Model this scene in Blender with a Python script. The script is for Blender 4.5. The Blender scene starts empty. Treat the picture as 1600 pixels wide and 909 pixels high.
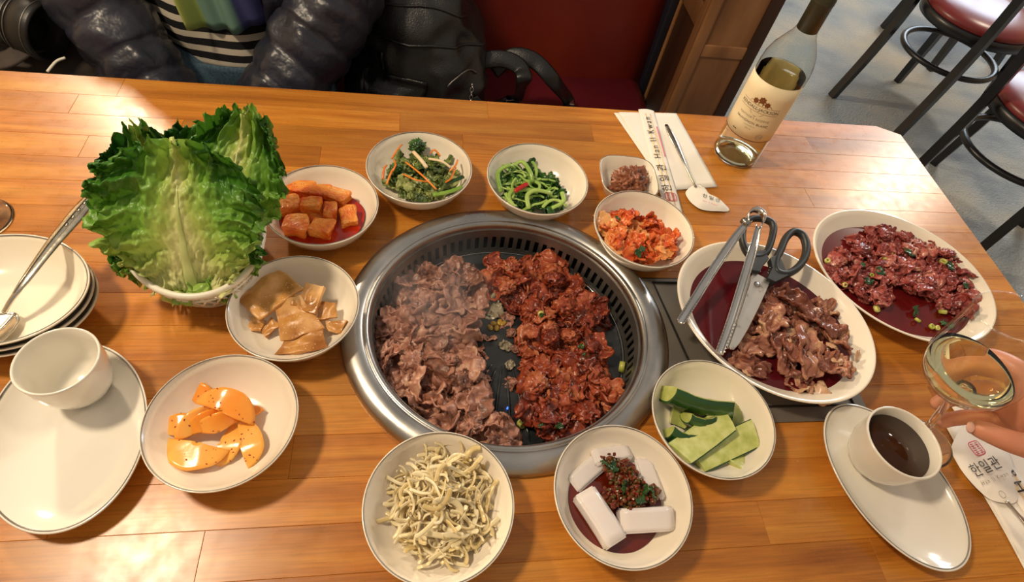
import bpy, bmesh, math, random
import numpy as np
from mathutils import Vector, Matrix, noise
R = random.Random(7)
pi = math.pi
scene = bpy.context.scene
COL = scene.collection

# ------------------------------------------------------------------ camera
CAM = Vector((-0.09835158, -0.33593447, 1.28870506))
RT = Vector((0.98723123, -0.08440365, 0.13509448))
UPV = Vector((-0.00961773, 0.81495371, 0.57944624))
FW = Vector((0.15900312, 0.57334673, -0.80373599))
FPX = 880.665614
cd = bpy.data.cameras.new('camera')
cd.sensor_width = 36.0
cd.lens = FPX * 36.0 / 1600.0
cd.clip_start = 0.02
cam = bpy.data.objects.new('camera', cd)
cam.matrix_world = Matrix(((RT.x, UPV.x, -FW.x, CAM.x), (RT.y, UPV.y, -FW.y, CAM.y), (RT.z, UPV.z, -FW.z, CAM.z), (0, 0, 0, 1)))
COL.objects.link(cam)
scene.camera = cam

# ------------------------------------------------------------------ world, lamps, exposure
def lin(c):
    c = c / 255.0
    return c / 12.92 if c <= 0.04045 else ((c + 0.055) / 1.055) ** 2.4
def rgb(r, g, b): return (lin(r), lin(g), lin(b), 1.0)
world = bpy.data.worlds.new('world')
scene.world = world
world.use_nodes = True
world.node_tree.nodes['Background'].inputs[0].default_value = (1.0, 0.90, 0.80, 1)
world.node_tree.nodes['Background'].inputs[1].default_value = 0.30
def lamp(name, loc, power, radius, color):
    d = bpy.data.lights.new(name, 'POINT'); d.energy = power; d.shadow_soft_size = radius; d.color = color
    o = bpy.data.objects.new(name, d); o.location = loc; COL.objects.link(o); return o
def area(name, loc, target, power, sx, sy, color):
    d = bpy.data.lights.new(name, 'AREA'); d.energy = power; d.shape = 'RECTANGLE'; d.size = sx; d.size_y = sy; d.color = color
    o = bpy.data.objects.new(name, d); o.location = loc
    o.rotation_euler = (Vector(target) - Vector(loc)).to_track_quat('-Z', 'Y').to_euler(); COL.objects.link(o); return o
WARM = (1.0, 0.80, 0.56)
lamp('ceiling_lamp_back', (-1.42, 2.15, 2.15), 132, 0.10, WARM)
lamp('ceiling_lamp_side', (2.50, 1.76, 2.15), 62, 0.16, (1.0, 0.84, 0.66))
lamp('ceiling_lamp_near', (-0.89, 0.06, 2.15), 58, 0.09, WARM)
area('daylight_from_right', (4.2, 4.2, 2.0), (0.9, 0.8, 0.3), 95, 2.2, 1.6, (0.72, 0.86, 1.0))
scene.view_settings.view_transform = 'Standard'
scene.view_settings.look = 'None'
scene.view_settings.gamma = 1.0
scene.view_settings.use_curve_mapping = False
scene.view_settings.exposure = 0.33

# ------------------------------------------------------------------ helpers
TZ = 0.75
def P(u, v, z=TZ):
    """world point at height z that the calibrated photograph shows at (u, v)"""
    d = RT * ((u - 800) / FPX) + UPV * (-(v - 454.5) / FPX) + FW
    return CAM + d * ((z - CAM.z) / d.z)
def Py(u, v, y):
    d = RT * ((u - 800) / FPX) + UPV * (-(v - 454.5) / FPX) + FW
    return CAM + d * ((y - CAM.y) / d.y)
def nz(p, f, s): return noise.noise(Vector((p[0] * f + s * 13.7, p[1] * f - s * 7.3, p[2] * f + s * 3.1)))
def nv(p, f, s): return noise.noise_vector(Vector((p[0] * f + s * 13.7, p[1] * f - s * 7.3, p[2] * f + s * 3.1)))

def mesh(name, verts, faces, mat=None, smooth=True):
    m = bpy.data.meshes.new(name)
    m.from_pydata([tuple(v) for v in verts], [], faces)
    if smooth and len(faces): m.polygons.foreach_set('use_smooth', [True] * len(faces))
    if mat: m.materials.append(mat)
    m.update()
    return m
def link(name, m, parent=None, loc=None, rot=None, scale=None):
    o = bpy.data.objects.new(name, m); COL.objects.link(o)
    if parent: o.parent = parent
    if loc is not None: o.location = loc
    if rot is not None: o.rotation_euler = rot
    if scale is not None: o.scale = (scale,) * 3 if isinstance(scale, (int, float)) else scale
    return o
def tag(o, label=None, cat=None, group=None, kind=None):
    if label: o['label'] = label
    if cat: o['category'] = cat
    if group: o['group'] = group
    if kind: o['kind'] = kind
    return o
def thing(name, label, cat, loc=(0, 0, 0), rotz=0, group=None):
    o = bpy.data.objects.new(name, None); COL.objects.link(o)
    o.empty_display_size = 0.02
    o.location = loc; o.rotation_euler = (0, 0, rotz)
    return tag(o, label, cat, group)
def children(o): return [c for c in bpy.data.objects if c.parent == o]
def copy_tree(o, parent=None):
    c = o.copy(); COL.objects.link(c)
    if parent: c.parent = parent
    for ch in children(o): copy_tree(ch, c)
    return c

class MB:
    """collects shapes for ONE mesh"""
    def __init__(s): s.v = []; s.f = []
    def add(s, V, F):
        b = len(s.v); s.v += [tuple(x) for x in V]; s.f += [tuple(i + b for i in f) for f in F]; return s
    def box(s, c, d, M=None, bev=0.0):
        x, y, z = d[0] / 2, d[1] / 2, d[2] / 2
        if bev <= 0:
            V = [Vector((i * x, j * y, k * z)) for k in (-1, 1) for j in (-1, 1) for i in (-1, 1)]
            F = [(0, 2, 3, 1), (4, 5, 7, 6), (0, 1, 5, 4), (2, 6, 7, 3), (0, 4, 6, 2), (1, 3, 7, 5)]
        else:
            bm = bmesh.new(); bmesh.ops.create_cube(bm, size=1.0)
            for q in bm.verts: q.co = Vector((q.co.x * d[0], q.co.y * d[1], q.co.z * d[2]))
            bmesh.ops.bevel(bm, geom=list(bm.edges), offset=bev, segments=2, affect='EDGES', profile=0.6)
            bm.verts.index_update()
            V = [q.co.copy() for q in bm.verts]; F = [tuple(q.index for q in f.verts) for f in bm.faces]; bm.free()
        c = Vector(c)
        V = [(M @ q if M else q) + c for q in V]
        return s.add(V, F)
    def tube(s, pts, rad, n=8, cap=True, closed=False, flat=1.0, upv=None, ang=0.0):
        pts = [Vector(p) for p in pts]; N = len(pts)
        rr = rad if isinstance(rad, (list, tuple)) else [rad] * N
        V = []; F = []; prev = None
        for i in range(N):
            if closed: t = pts[(i + 1) % N] - pts[i - 1]
            else: t = pts[min(i + 1, N - 1)] - pts[max(i - 1, 0)]
            if t.length < 1e-9: t = Vector((0, 0, 1))
            t.normalize()
            if prev is None:
                a = Vector(upv) if upv is not None else (Vector((0, 0, 1)) if abs(t.z) < 0.9 else Vector((1, 0, 0)))
            else: a = prev
            if upv is not None: a = Vector(upv)
            b = t.cross(a)
            if b.length < 1e-6: b = t.cross(Vector((1, 0.3, 0.2)))
            b.normalize(); a = b.cross(t); prev = a
            r = rr[i]
            for k in range(n):
                w = 2 * pi * k / n + ang
                V.append(pts[i] + b * (math.cos(w) * r) + a * (math.sin(w) * r * flat))
        M_ = N if closed else N - 1
        for i in range(M_):
            for k in range(n):
                j = (i + 1) % N
                F.append((i * n + k, i * n + (k + 1) % n, j * n + (k + 1) % n, j * n + k))
        if cap and not closed:
            F.append(tuple(reversed(range(n)))); F.append(tuple((N - 1) * n + k for k in range(n)))
        return s.add(V, F)
    def lathe(s, prof, n=64, sx=1.0, sy=1.0, th=0.0, off=(0, 0, 0), sq=None):
        V = []; F = []; c, sn = math.cos(th), math.sin(th); idx = []
        for (r, z) in prof:
            if abs(r) < 1e-7:
                idx.append([len(V)] * n); V.append(Vector((off[0], off[1], off[2] + z)))
            else:
                row = []
                for k in range(n):
                    w = 2 * pi * k / n; cx, cy = math.cos(w), math.sin(w)
                    if sq:
                        q = (abs(cx) ** sq + abs(cy) ** sq) ** (-1.0 / sq); cx *= q; cy *= q
                    x, y = r * sx * cx, r * sy * cy
                    row.append(len(V)); V.append(Vector((off[0] + c * x - sn * y, off[1] + sn * x + c * y, off[2] + z)))
                idx.append(row)
        for i in range(len(idx) - 1):
            A, B = idx[i], idx[i + 1]
            for k in range(n):
                q = [A[k], A[(k + 1) % n], B[(k + 1) % n], B[k]]
                u = []
                for x in q:
                    if x not in u: u.append(x)
                if len(u) > 2: F.append(tuple(u))
        return s.add(V, F)
    def prism(s, poly, z0, z1, cham=0.0):
        """upright prism on a 2-D polygon (counter-clockwise); cham chamfers its upper edge"""
        n = len(poly); V = [Vector((x, y, z0)) for x, y in poly]
        if cham:
            cx = sum(p[0] for p in poly) / n; cy = sum(p[1] for p in poly) / n
            V += [Vector((x, y, z1 - cham)) for x, y in poly]
            for i in range(n):
                a = Vector(poly[i - 1]); b = Vector(poly[i]); c = Vector(poly[(i + 1) % n])
                d1 = (b - a).normalized(); d2 = (c - b).normalized()
                nn = Vector((-d1.y - d2.y, d1.x + d2.x))
                if nn.length < 1e-6: nn = Vector((-d1.y, d1.x))
                nn.normalize()
                V.append(Vector((b.x + nn.x * cham, b.y + nn.y * cham, z1)))
            L = 3
        else:
            V += [Vector((x, y, z1)) for x, y in poly]; L = 2
        F = [tuple(reversed(range(n))), tuple((L - 1) * n + i for i in range(n))]
        for l in range(L - 1):
            for i in range(n): F.append((l * n + i, l * n + (i + 1) % n, (l + 1) * n + (i + 1) % n, (l + 1) * n + i))
        return s.add(V, F)
    def grid(s, fn, nu, nv_, thick=0.0, closed_u=False):
        """surface fn(u, v) on [0,1]^2, given thickness along its normals when thick > 0"""
        Pn = [[Vector(fn(i / nu, j / nv_)) for j in range(nv_ + 1)] for i in range(nu + 1)]
        V = [p for row in Pn for p in row]; W = nv_ + 1; F = []
        for i in range(nu):
            for j in range(nv_): F.append((i * W + j, (i + 1) * W + j, (i + 1) * W + j + 1, i * W + j + 1))
        if thick:
            nn = []
            for i in range(nu + 1):
                for j in range(nv_ + 1):
                    a = Pn[min(i + 1, nu)][j] - Pn[max(i - 1, 0)][j]; b = Pn[i][min(j + 1, nv_)] - Pn[i][max(j - 1, 0)]
                    q = a.cross(b); nn.append(q.normalized() if q.length > 1e-12 else Vector((0, 0, 1)))
            K = len(V); V = V + [V[i] - nn[i] * thick for i in range(K)]
            F += [tuple(K + i for i in reversed(f)) for f in list(F)]
            ring = [i * W for i in range(nu + 1)] + [nu * W + j for j in range(1, W)] + [i * W + W - 1 for i in range(nu - 1, -1, -1)] + [j for j in range(W - 2, 0, -1)]
            for a, b in zip(ring, ring[1:] + ring[:1]): F.append((b, a, K + a, K + b))
        return s.add(V, F)
    def mesh(s, name, mat, smooth=True): return mesh(name, s.v, s.f, mat, smooth)
    def obj(s, name, mat, parent=None, smooth=True, **k): return link(name, s.mesh(name, mat, smooth), parent, **k)

def autosmooth(o, deg=35):
    m = o.data; bm = bmesh.new(); bm.from_mesh(m); a = math.radians(deg)
    for e in bm.edges:
        if len(e.link_faces) == 2 and e.calc_face_angle(0) > a: e.smooth = False
    bm.to_mesh(m); bm.free(); return o
def bez(pts, n):
    """smooth curve through the points (Catmull-Rom)"""
    pts = [Vector(p) for p in pts]; out = []
    q = [pts[0] * 2 - pts[1]] + pts + [pts[-1] * 2 - pts[-2]]
    m = len(pts) - 1
    for i in range(n + 1):
        t = i / n * m; k = min(int(t), m - 1); t -= k
        a, b, c, d = q[k:k + 4]
        out.append(0.5 * ((2 * b) + (c - a) * t + (2 * a - 5 * b + 4 * c - d) * t * t + (3 * b - a - 3 * c + d) * t ** 3))
    return out
def loopcurve(pts, n):
    pts = [Vector(p) for p in pts]; m = len(pts); out = []
    for i in range(n):
        t = i / n * m; k = int(t) % m; t -= int(t)
        a, b, c, d = pts[k - 1], pts[k], pts[(k + 1) % m], pts[(k + 2) % m]
        out.append(0.5 * ((2 * b) + (c - a) * t + (2 * a - 5 * b + 4 * c - d) * t * t + (3 * b - a - 3 * c + d) * t ** 3))
    return out
def text_shape(body, size, spacing=1.0):
    c = bpy.data.curves.new('lettering', 'FONT'); c.body = body; c.size = size; c.space_character = spacing
    c.align_x = 'CENTER'; c.align_y = 'CENTER'; c.resolution_u = 3
    o = bpy.data.objects.new('lettering', c); COL.objects.link(o)
    dg = bpy.context.evaluated_depsgraph_get(); dg.update()
    m = bpy.data.meshes.new_from_object(o.evaluated_get(dg))
    V = [v.co.copy() for v in m.vertices]; F = [tuple(p.vertices) for p in m.polygons]
    bpy.data.objects.remove(o); bpy.data.curves.remove(c); bpy.data.meshes.remove(m)
    return V, F
def flat_text(body, size, fn, name, mat, parent, spacing=1.0):
    V, F = text_shape(body, size, spacing)
    return link(name, mesh(name, [fn(v.x, v.y) for v in V], F, mat, False), parent)

# ------------------------------------------------------------------ materials
def nodes_of(name):
    m = bpy.data.materials.new(name); m.use_nodes = True
    return m, m.node_tree.nodes, m.node_tree.links, m.node_tree.nodes['Principled BSDF']
def setp(b, **k):
    names = dict(rough='Roughness', metal='Metallic', ior='IOR', trans='Transmission Weight', sss='Subsurface Weight', coat='Coat Weight', coatr='Coat Roughness', spec='Specular IOR Level', sheen='Sheen Weight', alpha='Alpha')
    for q, v in k.items(): b.inputs[names[q]].default_value = v
def ramp(N, stops):
    r = N.new('ShaderNodeValToRGB'); e = r.color_ramp.elements
    while len(e) < len(stops): e.new(0.5)
    for el, (p, c) in zip(e, stops): el.position = p; el.color = c
    return r
def M(name, stops, scale=20, detail=4, rough=0.5, bump=0.0, bscale=None, bdist=0.002, stretch=(1, 1, 1), rand=0.0, distort=0.0, sssr=None, rrange=None, tint=0.0, **k):
    """procedural material: noise through a colour ramp, noise bump, optional change from object to object"""
    m, N, L, b = nodes_of(name)
    if not isinstance(stops, list): stops = [(0, stops), (1, stops)]
    tc = N.new('ShaderNodeTexCoord'); mp = N.new('ShaderNodeMapping'); mp.inputs['Scale'].default_value = stretch
    L.new(tc.outputs['Object'], mp.inputs['Vector'])
    vec = mp.outputs['Vector']
    if rand or tint:
        oi = N.new('ShaderNodeObjectInfo')
    if rand:
        cx = N.new('ShaderNodeCombineXYZ'); mu = N.new('ShaderNodeMath'); mu.operation = 'MULTIPLY'; mu.inputs[1].default_value = 57.0
        L.new(oi.outputs['Random'], mu.inputs[0]); L.new(mu.outputs[0], cx.inputs['X']); L.new(mu.outputs[0], cx.inputs['Z'])
        ad = N.new('ShaderNodeVectorMath'); L.new(vec, ad.inputs[0]); L.new(cx.outputs[0], ad.inputs[1]); vec = ad.outputs[0]
    nt = N.new('ShaderNodeTexNoise'); nt.inputs['Scale'].default_value = scale; nt.inputs['Detail'].default_value = detail; nt.inputs['Distortion'].default_value = distort
    L.new(vec, nt.inputs['Vector'])
    r = ramp(N, stops); fac = nt.outputs['Fac']
    if tint:
        a1 = N.new('ShaderNodeMath'); a1.operation = 'MULTIPLY_ADD'; a1.inputs[1].default_value = tint; a1.inputs[2].default_value = -tint / 2
        L.new(oi.outputs['Random'], a1.inputs[0])
        a2 = N.new('ShaderNodeMath'); a2.operation = 'ADD'; L.new(fac, a2.inputs[0]); L.new(a1.outputs[0], a2.inputs[1]); fac = a2.outputs[0]
    L.new(fac, r.inputs['Fac']); L.new(r.outputs['Color'], b.inputs['Base Color'])
    b.inputs['Roughness'].default_value = rough
    if rrange:
        mr = N.new('ShaderNodeMapRange'); mr.inputs['To Min'].default_value = rrange[0]; mr.inputs['To Max'].default_value = rrange[1]
        mr.inputs['From Min'].default_value = 0.3; mr.inputs['From Max'].default_value = 0.7
        L.new(nt.outputs['Fac'], mr.inputs['Value']); L.new(mr.outputs[0], b.inputs['Roughness'])
    if bump:
        n2 = N.new('ShaderNodeTexNoise'); n2.inputs['Scale'].default_value = bscale or scale * 3; n2.inputs['Detail'].default_value = 3
        L.new(vec, n2.inputs['Vector'])
        bp = N.new('ShaderNodeBump'); bp.inputs['Strength'].default_value = bump; bp.inputs['Distance'].default_value = bdist
        L.new(n2.outputs['Fac'], bp.inputs['Height']); L.new(bp.outputs['Normal'], b.inputs['Normal'])
    setp(b, **k)
    if sssr: b.inputs['Subsurface Radius'].default_value = sssr; b.inputs['Subsurface Scale'].default_value = 1.0
    return m
def thin_glass(name, tint=(1, 1, 1, 1), edge=1.0):
    """thin clear glass: transparent sheet with a Fresnel mirror on it"""
    m = bpy.data.materials.new(name); m.use_nodes = True; N = m.node_tree.nodes; L = m.node_tree.links
    N.remove(N['Principled BSDF'])
    t = N.new('ShaderNodeBsdfTransparent'); t.inputs[0].default_value = tint
    g = N.new('ShaderNodeBsdfGlossy'); g.inputs['Roughness'].default_value = 0.02
    f = N.new('ShaderNodeLayerWeight'); f.inputs['Blend'].default_value = 0.5
    pw = N.new('ShaderNodeMath'); pw.operation = 'POWER'; pw.inputs[1].default_value = 4.0; L.new(f.outputs['Facing'], pw.inputs[0])
    mu = N.new('ShaderNodeMath'); mu.operation = 'MULTIPLY_ADD'; mu.inputs[1].default_value = 0.75 * edge; mu.inputs[2].default_value = 0.05; mu.use_clamp = True; L.new(pw.outputs[0], mu.inputs[0])
    mx = N.new('ShaderNodeMixShader'); L.new(mu.outputs[0], mx.inputs[0]); L.new(t.outputs[0], mx.inputs[1]); L.new(g.outputs[0], mx.inputs[2])
    L.new(mx.outputs[0], N['Material Output'].inputs['Surface'])
    return m

def board_material():
    m, N, L, b = nodes_of('varnished_butcher_block')
    tc = N.new('ShaderNodeTexCoord'); oi = N.new('ShaderNodeObjectInfo')
    mu = N.new('ShaderNodeMath'); mu.operation = 'MULTIPLY'; mu.inputs[1].default_value = 91.0; L.new(oi.outputs['Random'], mu.inputs[0])
    cx = N.new('ShaderNodeCombineXYZ'); L.new(mu.outputs[0], cx.inputs['X']); L.new(mu.outputs[0], cx.inputs['Y'])
    ad = N.new('ShaderNodeVectorMath'); L.new(tc.outputs['Object'], ad.inputs[0]); L.new(cx.outputs[0], ad.inputs[1])
    mp = N.new('ShaderNodeMapping'); mp.inputs['Scale'].default_value = (2.2, 26, 10); L.new(ad.outputs[0], mp.inputs['Vector'])
    nt = N.new('ShaderNodeTexNoise'); nt.inputs['Scale'].default_value = 1.6; nt.inputs['Detail'].default_value = 6; nt.inputs['Distortion'].default_value = 0.6
    L.new(mp.outputs[0], nt.inputs['Vector'])
    r = ramp(N, [(0.25, rgb(158, 92, 28)), (0.5, rgb(194, 122, 42)), (0.75, rgb(212, 146, 58))]); L.new(nt.outputs['Fac'], r.inputs['Fac'])
    # fine dark pores along the grain
    mp2 = N.new('ShaderNodeMapping'); mp2.inputs['Scale'].default_value = (9, 260, 60); L.new(ad.outputs[0], mp2.inputs['Vector'])
    n2 = N.new('ShaderNodeTexNoise'); n2.inputs['Scale'].default_value = 2.0; n2.inputs['Detail'].default_value = 2; L.new(mp2.outputs[0], n2.inputs['Vector'])
    mr = N.new('ShaderNodeMapRange'); mr.inputs['From Min'].default_value = 0.35; mr.inputs['From Max'].default_value = 0.6; mr.inputs['To Min'].default_value = 0.80; mr.inputs['To Max'].default_value = 1.0
    L.new(n2.outputs['Fac'], mr.inputs['Value'])
    mt = N.new('ShaderNodeMapRange'); mt.inputs['To Min'].default_value = 0.80; mt.inputs['To Max'].default_value = 1.10; L.new(oi.outputs['Random'], mt.inputs['Value'])
    m1 = N.new('ShaderNodeMath'); m1.operation = 'MULTIPLY'; L.new(mr.outputs[0], m1.inputs[0]); L.new(mt.outputs[0], m1.inputs[1])
    vm = N.new('ShaderNodeVectorMath'); vm.operation = 'SCALE'; L.new(r.outputs['Color'], vm.inputs[0]); L.new(m1.outputs[0], vm.inputs['Scale'])
    L.new(vm.outputs[0], b.inputs['Base Color'])
    n3 = N.new('ShaderNodeTexNoise'); n3.inputs['Scale'].default_value = 60; n3.inputs['Detail'].default_value = 4; L.new(tc.outputs['Object'], n3.inputs['Vector'])
    rr = N.new('ShaderNodeMapRange'); rr.inputs['From Min'].default_value = 0.3; rr.inputs['From Max'].default_value = 0.7; rr.inputs['To Min'].default_value = 0.25; rr.inputs['To Max'].default_value = 0.33
    L.new(n3.outputs['Fac'], rr.inputs['Value']); L.new(rr.outputs[0], b.inputs['Roughness'])
    bp = N.new('ShaderNodeBump'); bp.inputs['Strength'].default_value = 0.06; bp.inputs['Distance'].default_value = 0.002; L.new(nt.outputs['Fac'], bp.inputs['Height']); L.new(bp.outputs['Normal'], b.inputs['Normal'])
    return m
def leaf_material(name, dark, mid, pale):
    """green at the ruffled margin, pale towards the rib; uses the leaf's own 'rib' coordinate"""
    m, N, L, b = nodes_of(name)
    at = N.new('ShaderNodeAttribute'); at.attribute_name = 'rib'
    tc = N.new('ShaderNodeTexCoord')
    nt = N.new('ShaderNodeTexNoise'); nt.inputs['Scale'].default_value = 45; nt.inputs['Detail'].default_value = 5; L.new(tc.outputs['Object'], nt.inputs['Vector'])
    ma = N.new('ShaderNodeMath'); ma.operation = 'MULTIPLY_ADD'; ma.inputs[1].default_value = 0.34; L.new(nt.outputs['Fac'], ma.inputs[0])
    sb = N.new('ShaderNodeMath'); sb.operation = 'SUBTRACT'; sb.inputs[1].default_value = 0.17; L.new(ma.outputs[0], sb.inputs[0]); L.new(at.outputs['Fac'], ma.inputs[2])
    r = ramp(N, [(0.02, pale), (0.30, rgb(178, 198, 100)), (0.62, mid), (1.0, dark)]); L.new(sb.outputs[0], r.inputs['Fac']); L.new(r.outputs['Color'], b.inputs['Base Color'])
    n2 = N.new('ShaderNodeTexNoise'); n2.inputs['Scale'].default_value = 140; n2.inputs['Detail'].default_value = 3; L.new(tc.outputs['Object'], n2.inputs['Vector'])
    bp = N.new('ShaderNodeBump'); bp.inputs['Strength'].default_value = 0.6; bp.inputs['Distance'].default_value = 0.002; L.new(n2.outputs['Fac'], bp.inputs['Height']); L.new(bp.outputs['Normal'], b.inputs['Normal'])
    setp(b, rough=0.38, sss=0.0); b.inputs['Transmission Weight'].default_value = 0.0
    tr = N.new('ShaderNodeBsdfTranslucent'); L.new(r.outputs['Color'], tr.inputs[0])
    mx = N.new('ShaderNodeMixShader'); mx.inputs[0].default_value = 0.3; L.new(b.outputs[0], mx.inputs[1]); L.new(tr.outputs[0], mx.inputs[2])
    L.new(mx.outputs[0], N['Material Output'].inputs['Surface'])
    return m

m_board = board_material()
m_china = M('glazed_cream_china', [(0.3, rgb(240, 229, 208)), (0.7, rgb(245, 235, 216))], scale=6, rough=0.16, coat=0.4, coatr=0.06, sss=0.0)
m_white = M('glazed_white_china', [(0.3, rgb(230, 225, 212)), (0.7, rgb(236, 231, 219))], scale=6, rough=0.14, coat=0.4, coatr=0.05)
m_stripe = M('grey_rim_stripe', [(0.35, rgb(92, 84, 76)), (0.65, rgb(150, 142, 130))], scale=30, rough=0.3)
m_plastic = M('cream_plastic', rgb(238, 232, 214), rough=0.35)
m_steel = M('brushed_steel', [(0.3, rgb(158, 155, 150)), (0.7, rgb(196, 193, 187))], scale=14, detail=6, rough=0.32, rrange=(0.24, 0.40), metal=1.0, bump=0.08, bscale=120, bdist=0.001)
m_steel_dark = M('slotted_collar_steel', [(0.3, rgb(104, 101, 97)), (0.7, rgb(150, 146, 140))], scale=18, detail=5, rough=0.4, metal=0.8)
m_chrome = M('polished_steel', [(0.3, rgb(196, 194, 190)), (0.7, rgb(220, 218, 214))], scale=20, rough=0.16, metal=1.0)
m_silver = M('worn_silver_cutlery', [(0.3, rgb(170, 160, 142)), (0.7, rgb(214, 206, 190))], scale=60, rough=0.22, metal=1.0, bump=0.15, bscale=220, bdist=0.001)
m_blade = M('stained_blade_steel', [(0.0, rgb(120, 90, 75)), (0.3, rgb(150, 138, 128)), (0.42, rgb(214, 208, 198)), (1, rgb(226, 220, 212))], scale=70, detail=5, rough=0.28, metal=0.85)
m_cover = M('grey_cover_steel', [(0.3, rgb(104, 100, 95)), (0.7, rgb(136, 131, 124))], scale=9, detail=6, rough=0.36, metal=0.45)
m_black_metal = M('black_metal', rgb(20, 20, 20), rough=0.4)
m_pan = M('oily_black_grill_plate', [(0.3, rgb(26, 28, 29)), (0.6, rgb(44, 47, 48)), (0.85, rgb(70, 70, 66))], scale=22, detail=6, rough=0.3, rrange=(0.12, 0.42), bump=0.25, bscale=70, bdist=0.002, distort=0.8)
m_pit = M('dark_burner_pit', rgb(12, 12, 12), rough=0.7)
m_handle = M('black_grip_plastic', rgb(38, 42, 45), rough=0.42, bump=0.1, bscale=400, bdist=0.0005)
m_paper = M('white_paper', [(0.3, rgb(236, 230, 218)), (0.7, rgb(244, 239, 229))], scale=9, rough=0.75, bump=0.15, bscale=26, bdist=0.002)
m_ink = M('black_print', rgb(42, 38, 38), rough=0.6)
m_red_ink = M('red_print', rgb(214, 66, 86), rough=0.6)
m_pink_ink = M('pink_print', rgb(226, 110, 132), rough=0.6)
m_gold_ink = M('bronze_print', rgb(124, 74, 36), rough=0.4)
m_grey_ink = M('grey_print', rgb(150, 138, 112), rough=0.5)
m_label = M('cream_bottle_label', rgb(238, 222, 184), rough=0.5)
m_capsule = M('dark_olive_capsule', rgb(52, 52, 38), rough=0.34)
m_glass = thin_glass('clear_bottle_glass', (0.93, 0.95, 0.93, 1), 1.3)
m_wglass = thin_glass('clear_wine_glass', (0.985, 0.99, 0.985, 1), 1.2)
m_wine = None
def liquid(name, color, rough=0.0, ior=1.34):
    m, N, L, b = nodes_of(name); b.inputs['Base Color'].default_value = color; setp(b, trans=1.0, rough=rough, ior=ior); return m
m_wine = liquid('pale_gold_wine', (0.95, 0.89, 0.50, 1))
m_wine_still = liquid('pale_gold_wine_in_bottle', (0.96, 0.92, 0.66, 1), 0.0, 1.06)
m_solid_glass = liquid('solid_clear_glass', (0.97, 0.99, 0.97, 1), 0.0, 1.48)
m_tea = M('dark_brown_tea', [(0.3, rgb(46, 24, 12)), (0.7, rgb(62, 34, 18))], scale=10, rough=0.05, spec=0.25)

# food
m_beef = M('half_cooked_beef', [(0.25, rgb(92, 56, 42)), (0.42, rgb(146, 98, 78)), (0.58, rgb(176, 124, 104)), (0.78, rgb(204, 162, 134))], scale=70, detail=6, rough=0.34, bump=0.5, bscale=260, bdist=0.0015, rand=1, tint=0.3, distort=0.6, sss=0.06, sssr=(0.004, 0.0015, 0.001))
m_spicy = M('red_seasoned_pork', [(0.22, rgb(66, 24, 14)), (0.40, rgb(126, 48, 28)), (0.58, rgb(162, 74, 44)), (0.78, rgb(190, 116, 76))], scale=64, detail=6, rough=0.28, bump=0.55, bscale=260, bdist=0.0015, rand=1, tint=0.34, distort=0.6, sss=0.05, sssr=(0.004, 0.001, 0.0006))
m_rawbeef = M('marinated_brown_beef', [(0.25, rgb(92, 50, 40)), (0.42, rgb(134, 80, 64)), (0.56, rgb(164, 108, 86)), (0.66, rgb(194, 146, 112)), (0.80, rgb(222, 186, 146))], scale=36, detail=6, rough=0.2, bump=0.35, bscale=200, bdist=0.0015, rand=1, tint=0.22, distort=0.8, sss=0.05, sssr=(0.004, 0.001, 0.0008))
m_rawpork = M('raw_pink_shaved_beef', [(0.25, rgb(104, 36, 34)), (0.45, rgb(146, 64, 58)), (0.62, rgb(172, 90, 80)), (0.8, rgb(206, 150, 132))], scale=60, detail=6, rough=0.18, bump=0.4, bscale=240, bdist=0.0015, rand=1, tint=0.28, distort=0.7, sss=0.05, sssr=(0.004, 0.001, 0.0008))
def thin_edged(name, deep, thin, rx, ry):
    """sauce that is deep in the middle and thin, so paler, at its margin"""
    m, N, L, b = nodes_of(name); tc = N.new('ShaderNodeTexCoord'); mp = N.new('ShaderNodeMapping'); mp.inputs['Scale'].default_value = (1 / rx, 1 / ry, 1)
    L.new(tc.outputs['Object'], mp.inputs['Vector']); ln = N.new('ShaderNodeVectorMath'); ln.operation = 'LENGTH'; L.new(mp.outputs[0], ln.inputs[0])
    nt = N.new('ShaderNodeTexNoise'); nt.inputs['Scale'].default_value = 26; nt.inputs['Detail'].default_value = 5; L.new(tc.outputs['Object'], nt.inputs['Vector'])
    ma = N.new('ShaderNodeMath'); ma.operation = 'MULTIPLY_ADD'; ma.inputs[1].default_value = 0.25; L.new(nt.outputs['Fac'], ma.inputs[0]); L.new(ln.outputs['Value'], ma.inputs[2])
    r = ramp(N, [(1.02, deep), (1.16, thin)]); L.new(ma.outputs[0], r.inputs['Fac']); L.new(r.outputs['Color'], b.inputs['Base Color']); setp(b, rough=0.12, spec=0.35); return m
m_marinade = thin_edged('dark_red_marinade', rgb(84, 18, 24), rgb(176, 66, 40), 0.0905, 0.1025)
m_marinade2 = thin_edged('dark_red_marinade_far', rgb(98, 20, 20), rgb(178, 58, 30), 0.1015, 0.0910)
m_brine = M('red_kimchi_brine', [(0.3, rgb(150, 24, 8)), (0.7, rgb(182, 40, 12))], scale=30, rough=0.12, coat=0.4)
m_soy = M('soy_chilli_sauce', [(0.3, rgb(78, 20, 8)), (0.7, rgb(116, 36, 16))], scale=30, rough=0.1, coat=0.4)
m_radish = M('chilli_coated_radish', [(0.25, rgb(206, 70, 16)), (0.42, rgb(234, 122, 34)), (0.58, rgb(242, 156, 66)), (0.8, rgb(245, 186, 110))], scale=1.5, detail=5, rough=0.26, bump=0.3, bscale=6, bdist=0.05, rand=1, tint=0.2, sss=0.12, sssr=(0.006, 0.003, 0.001))
m_orange = M('translucent_orange_pickle', [(0.3, rgb(250, 146, 40)), (0.7, rgb(253, 180, 84))], scale=30, rough=0.2, rand=1, tint=0.5, sss=0.3, sssr=(0.008, 0.004, 0.001), bump=0.08, bscale=120)
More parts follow.
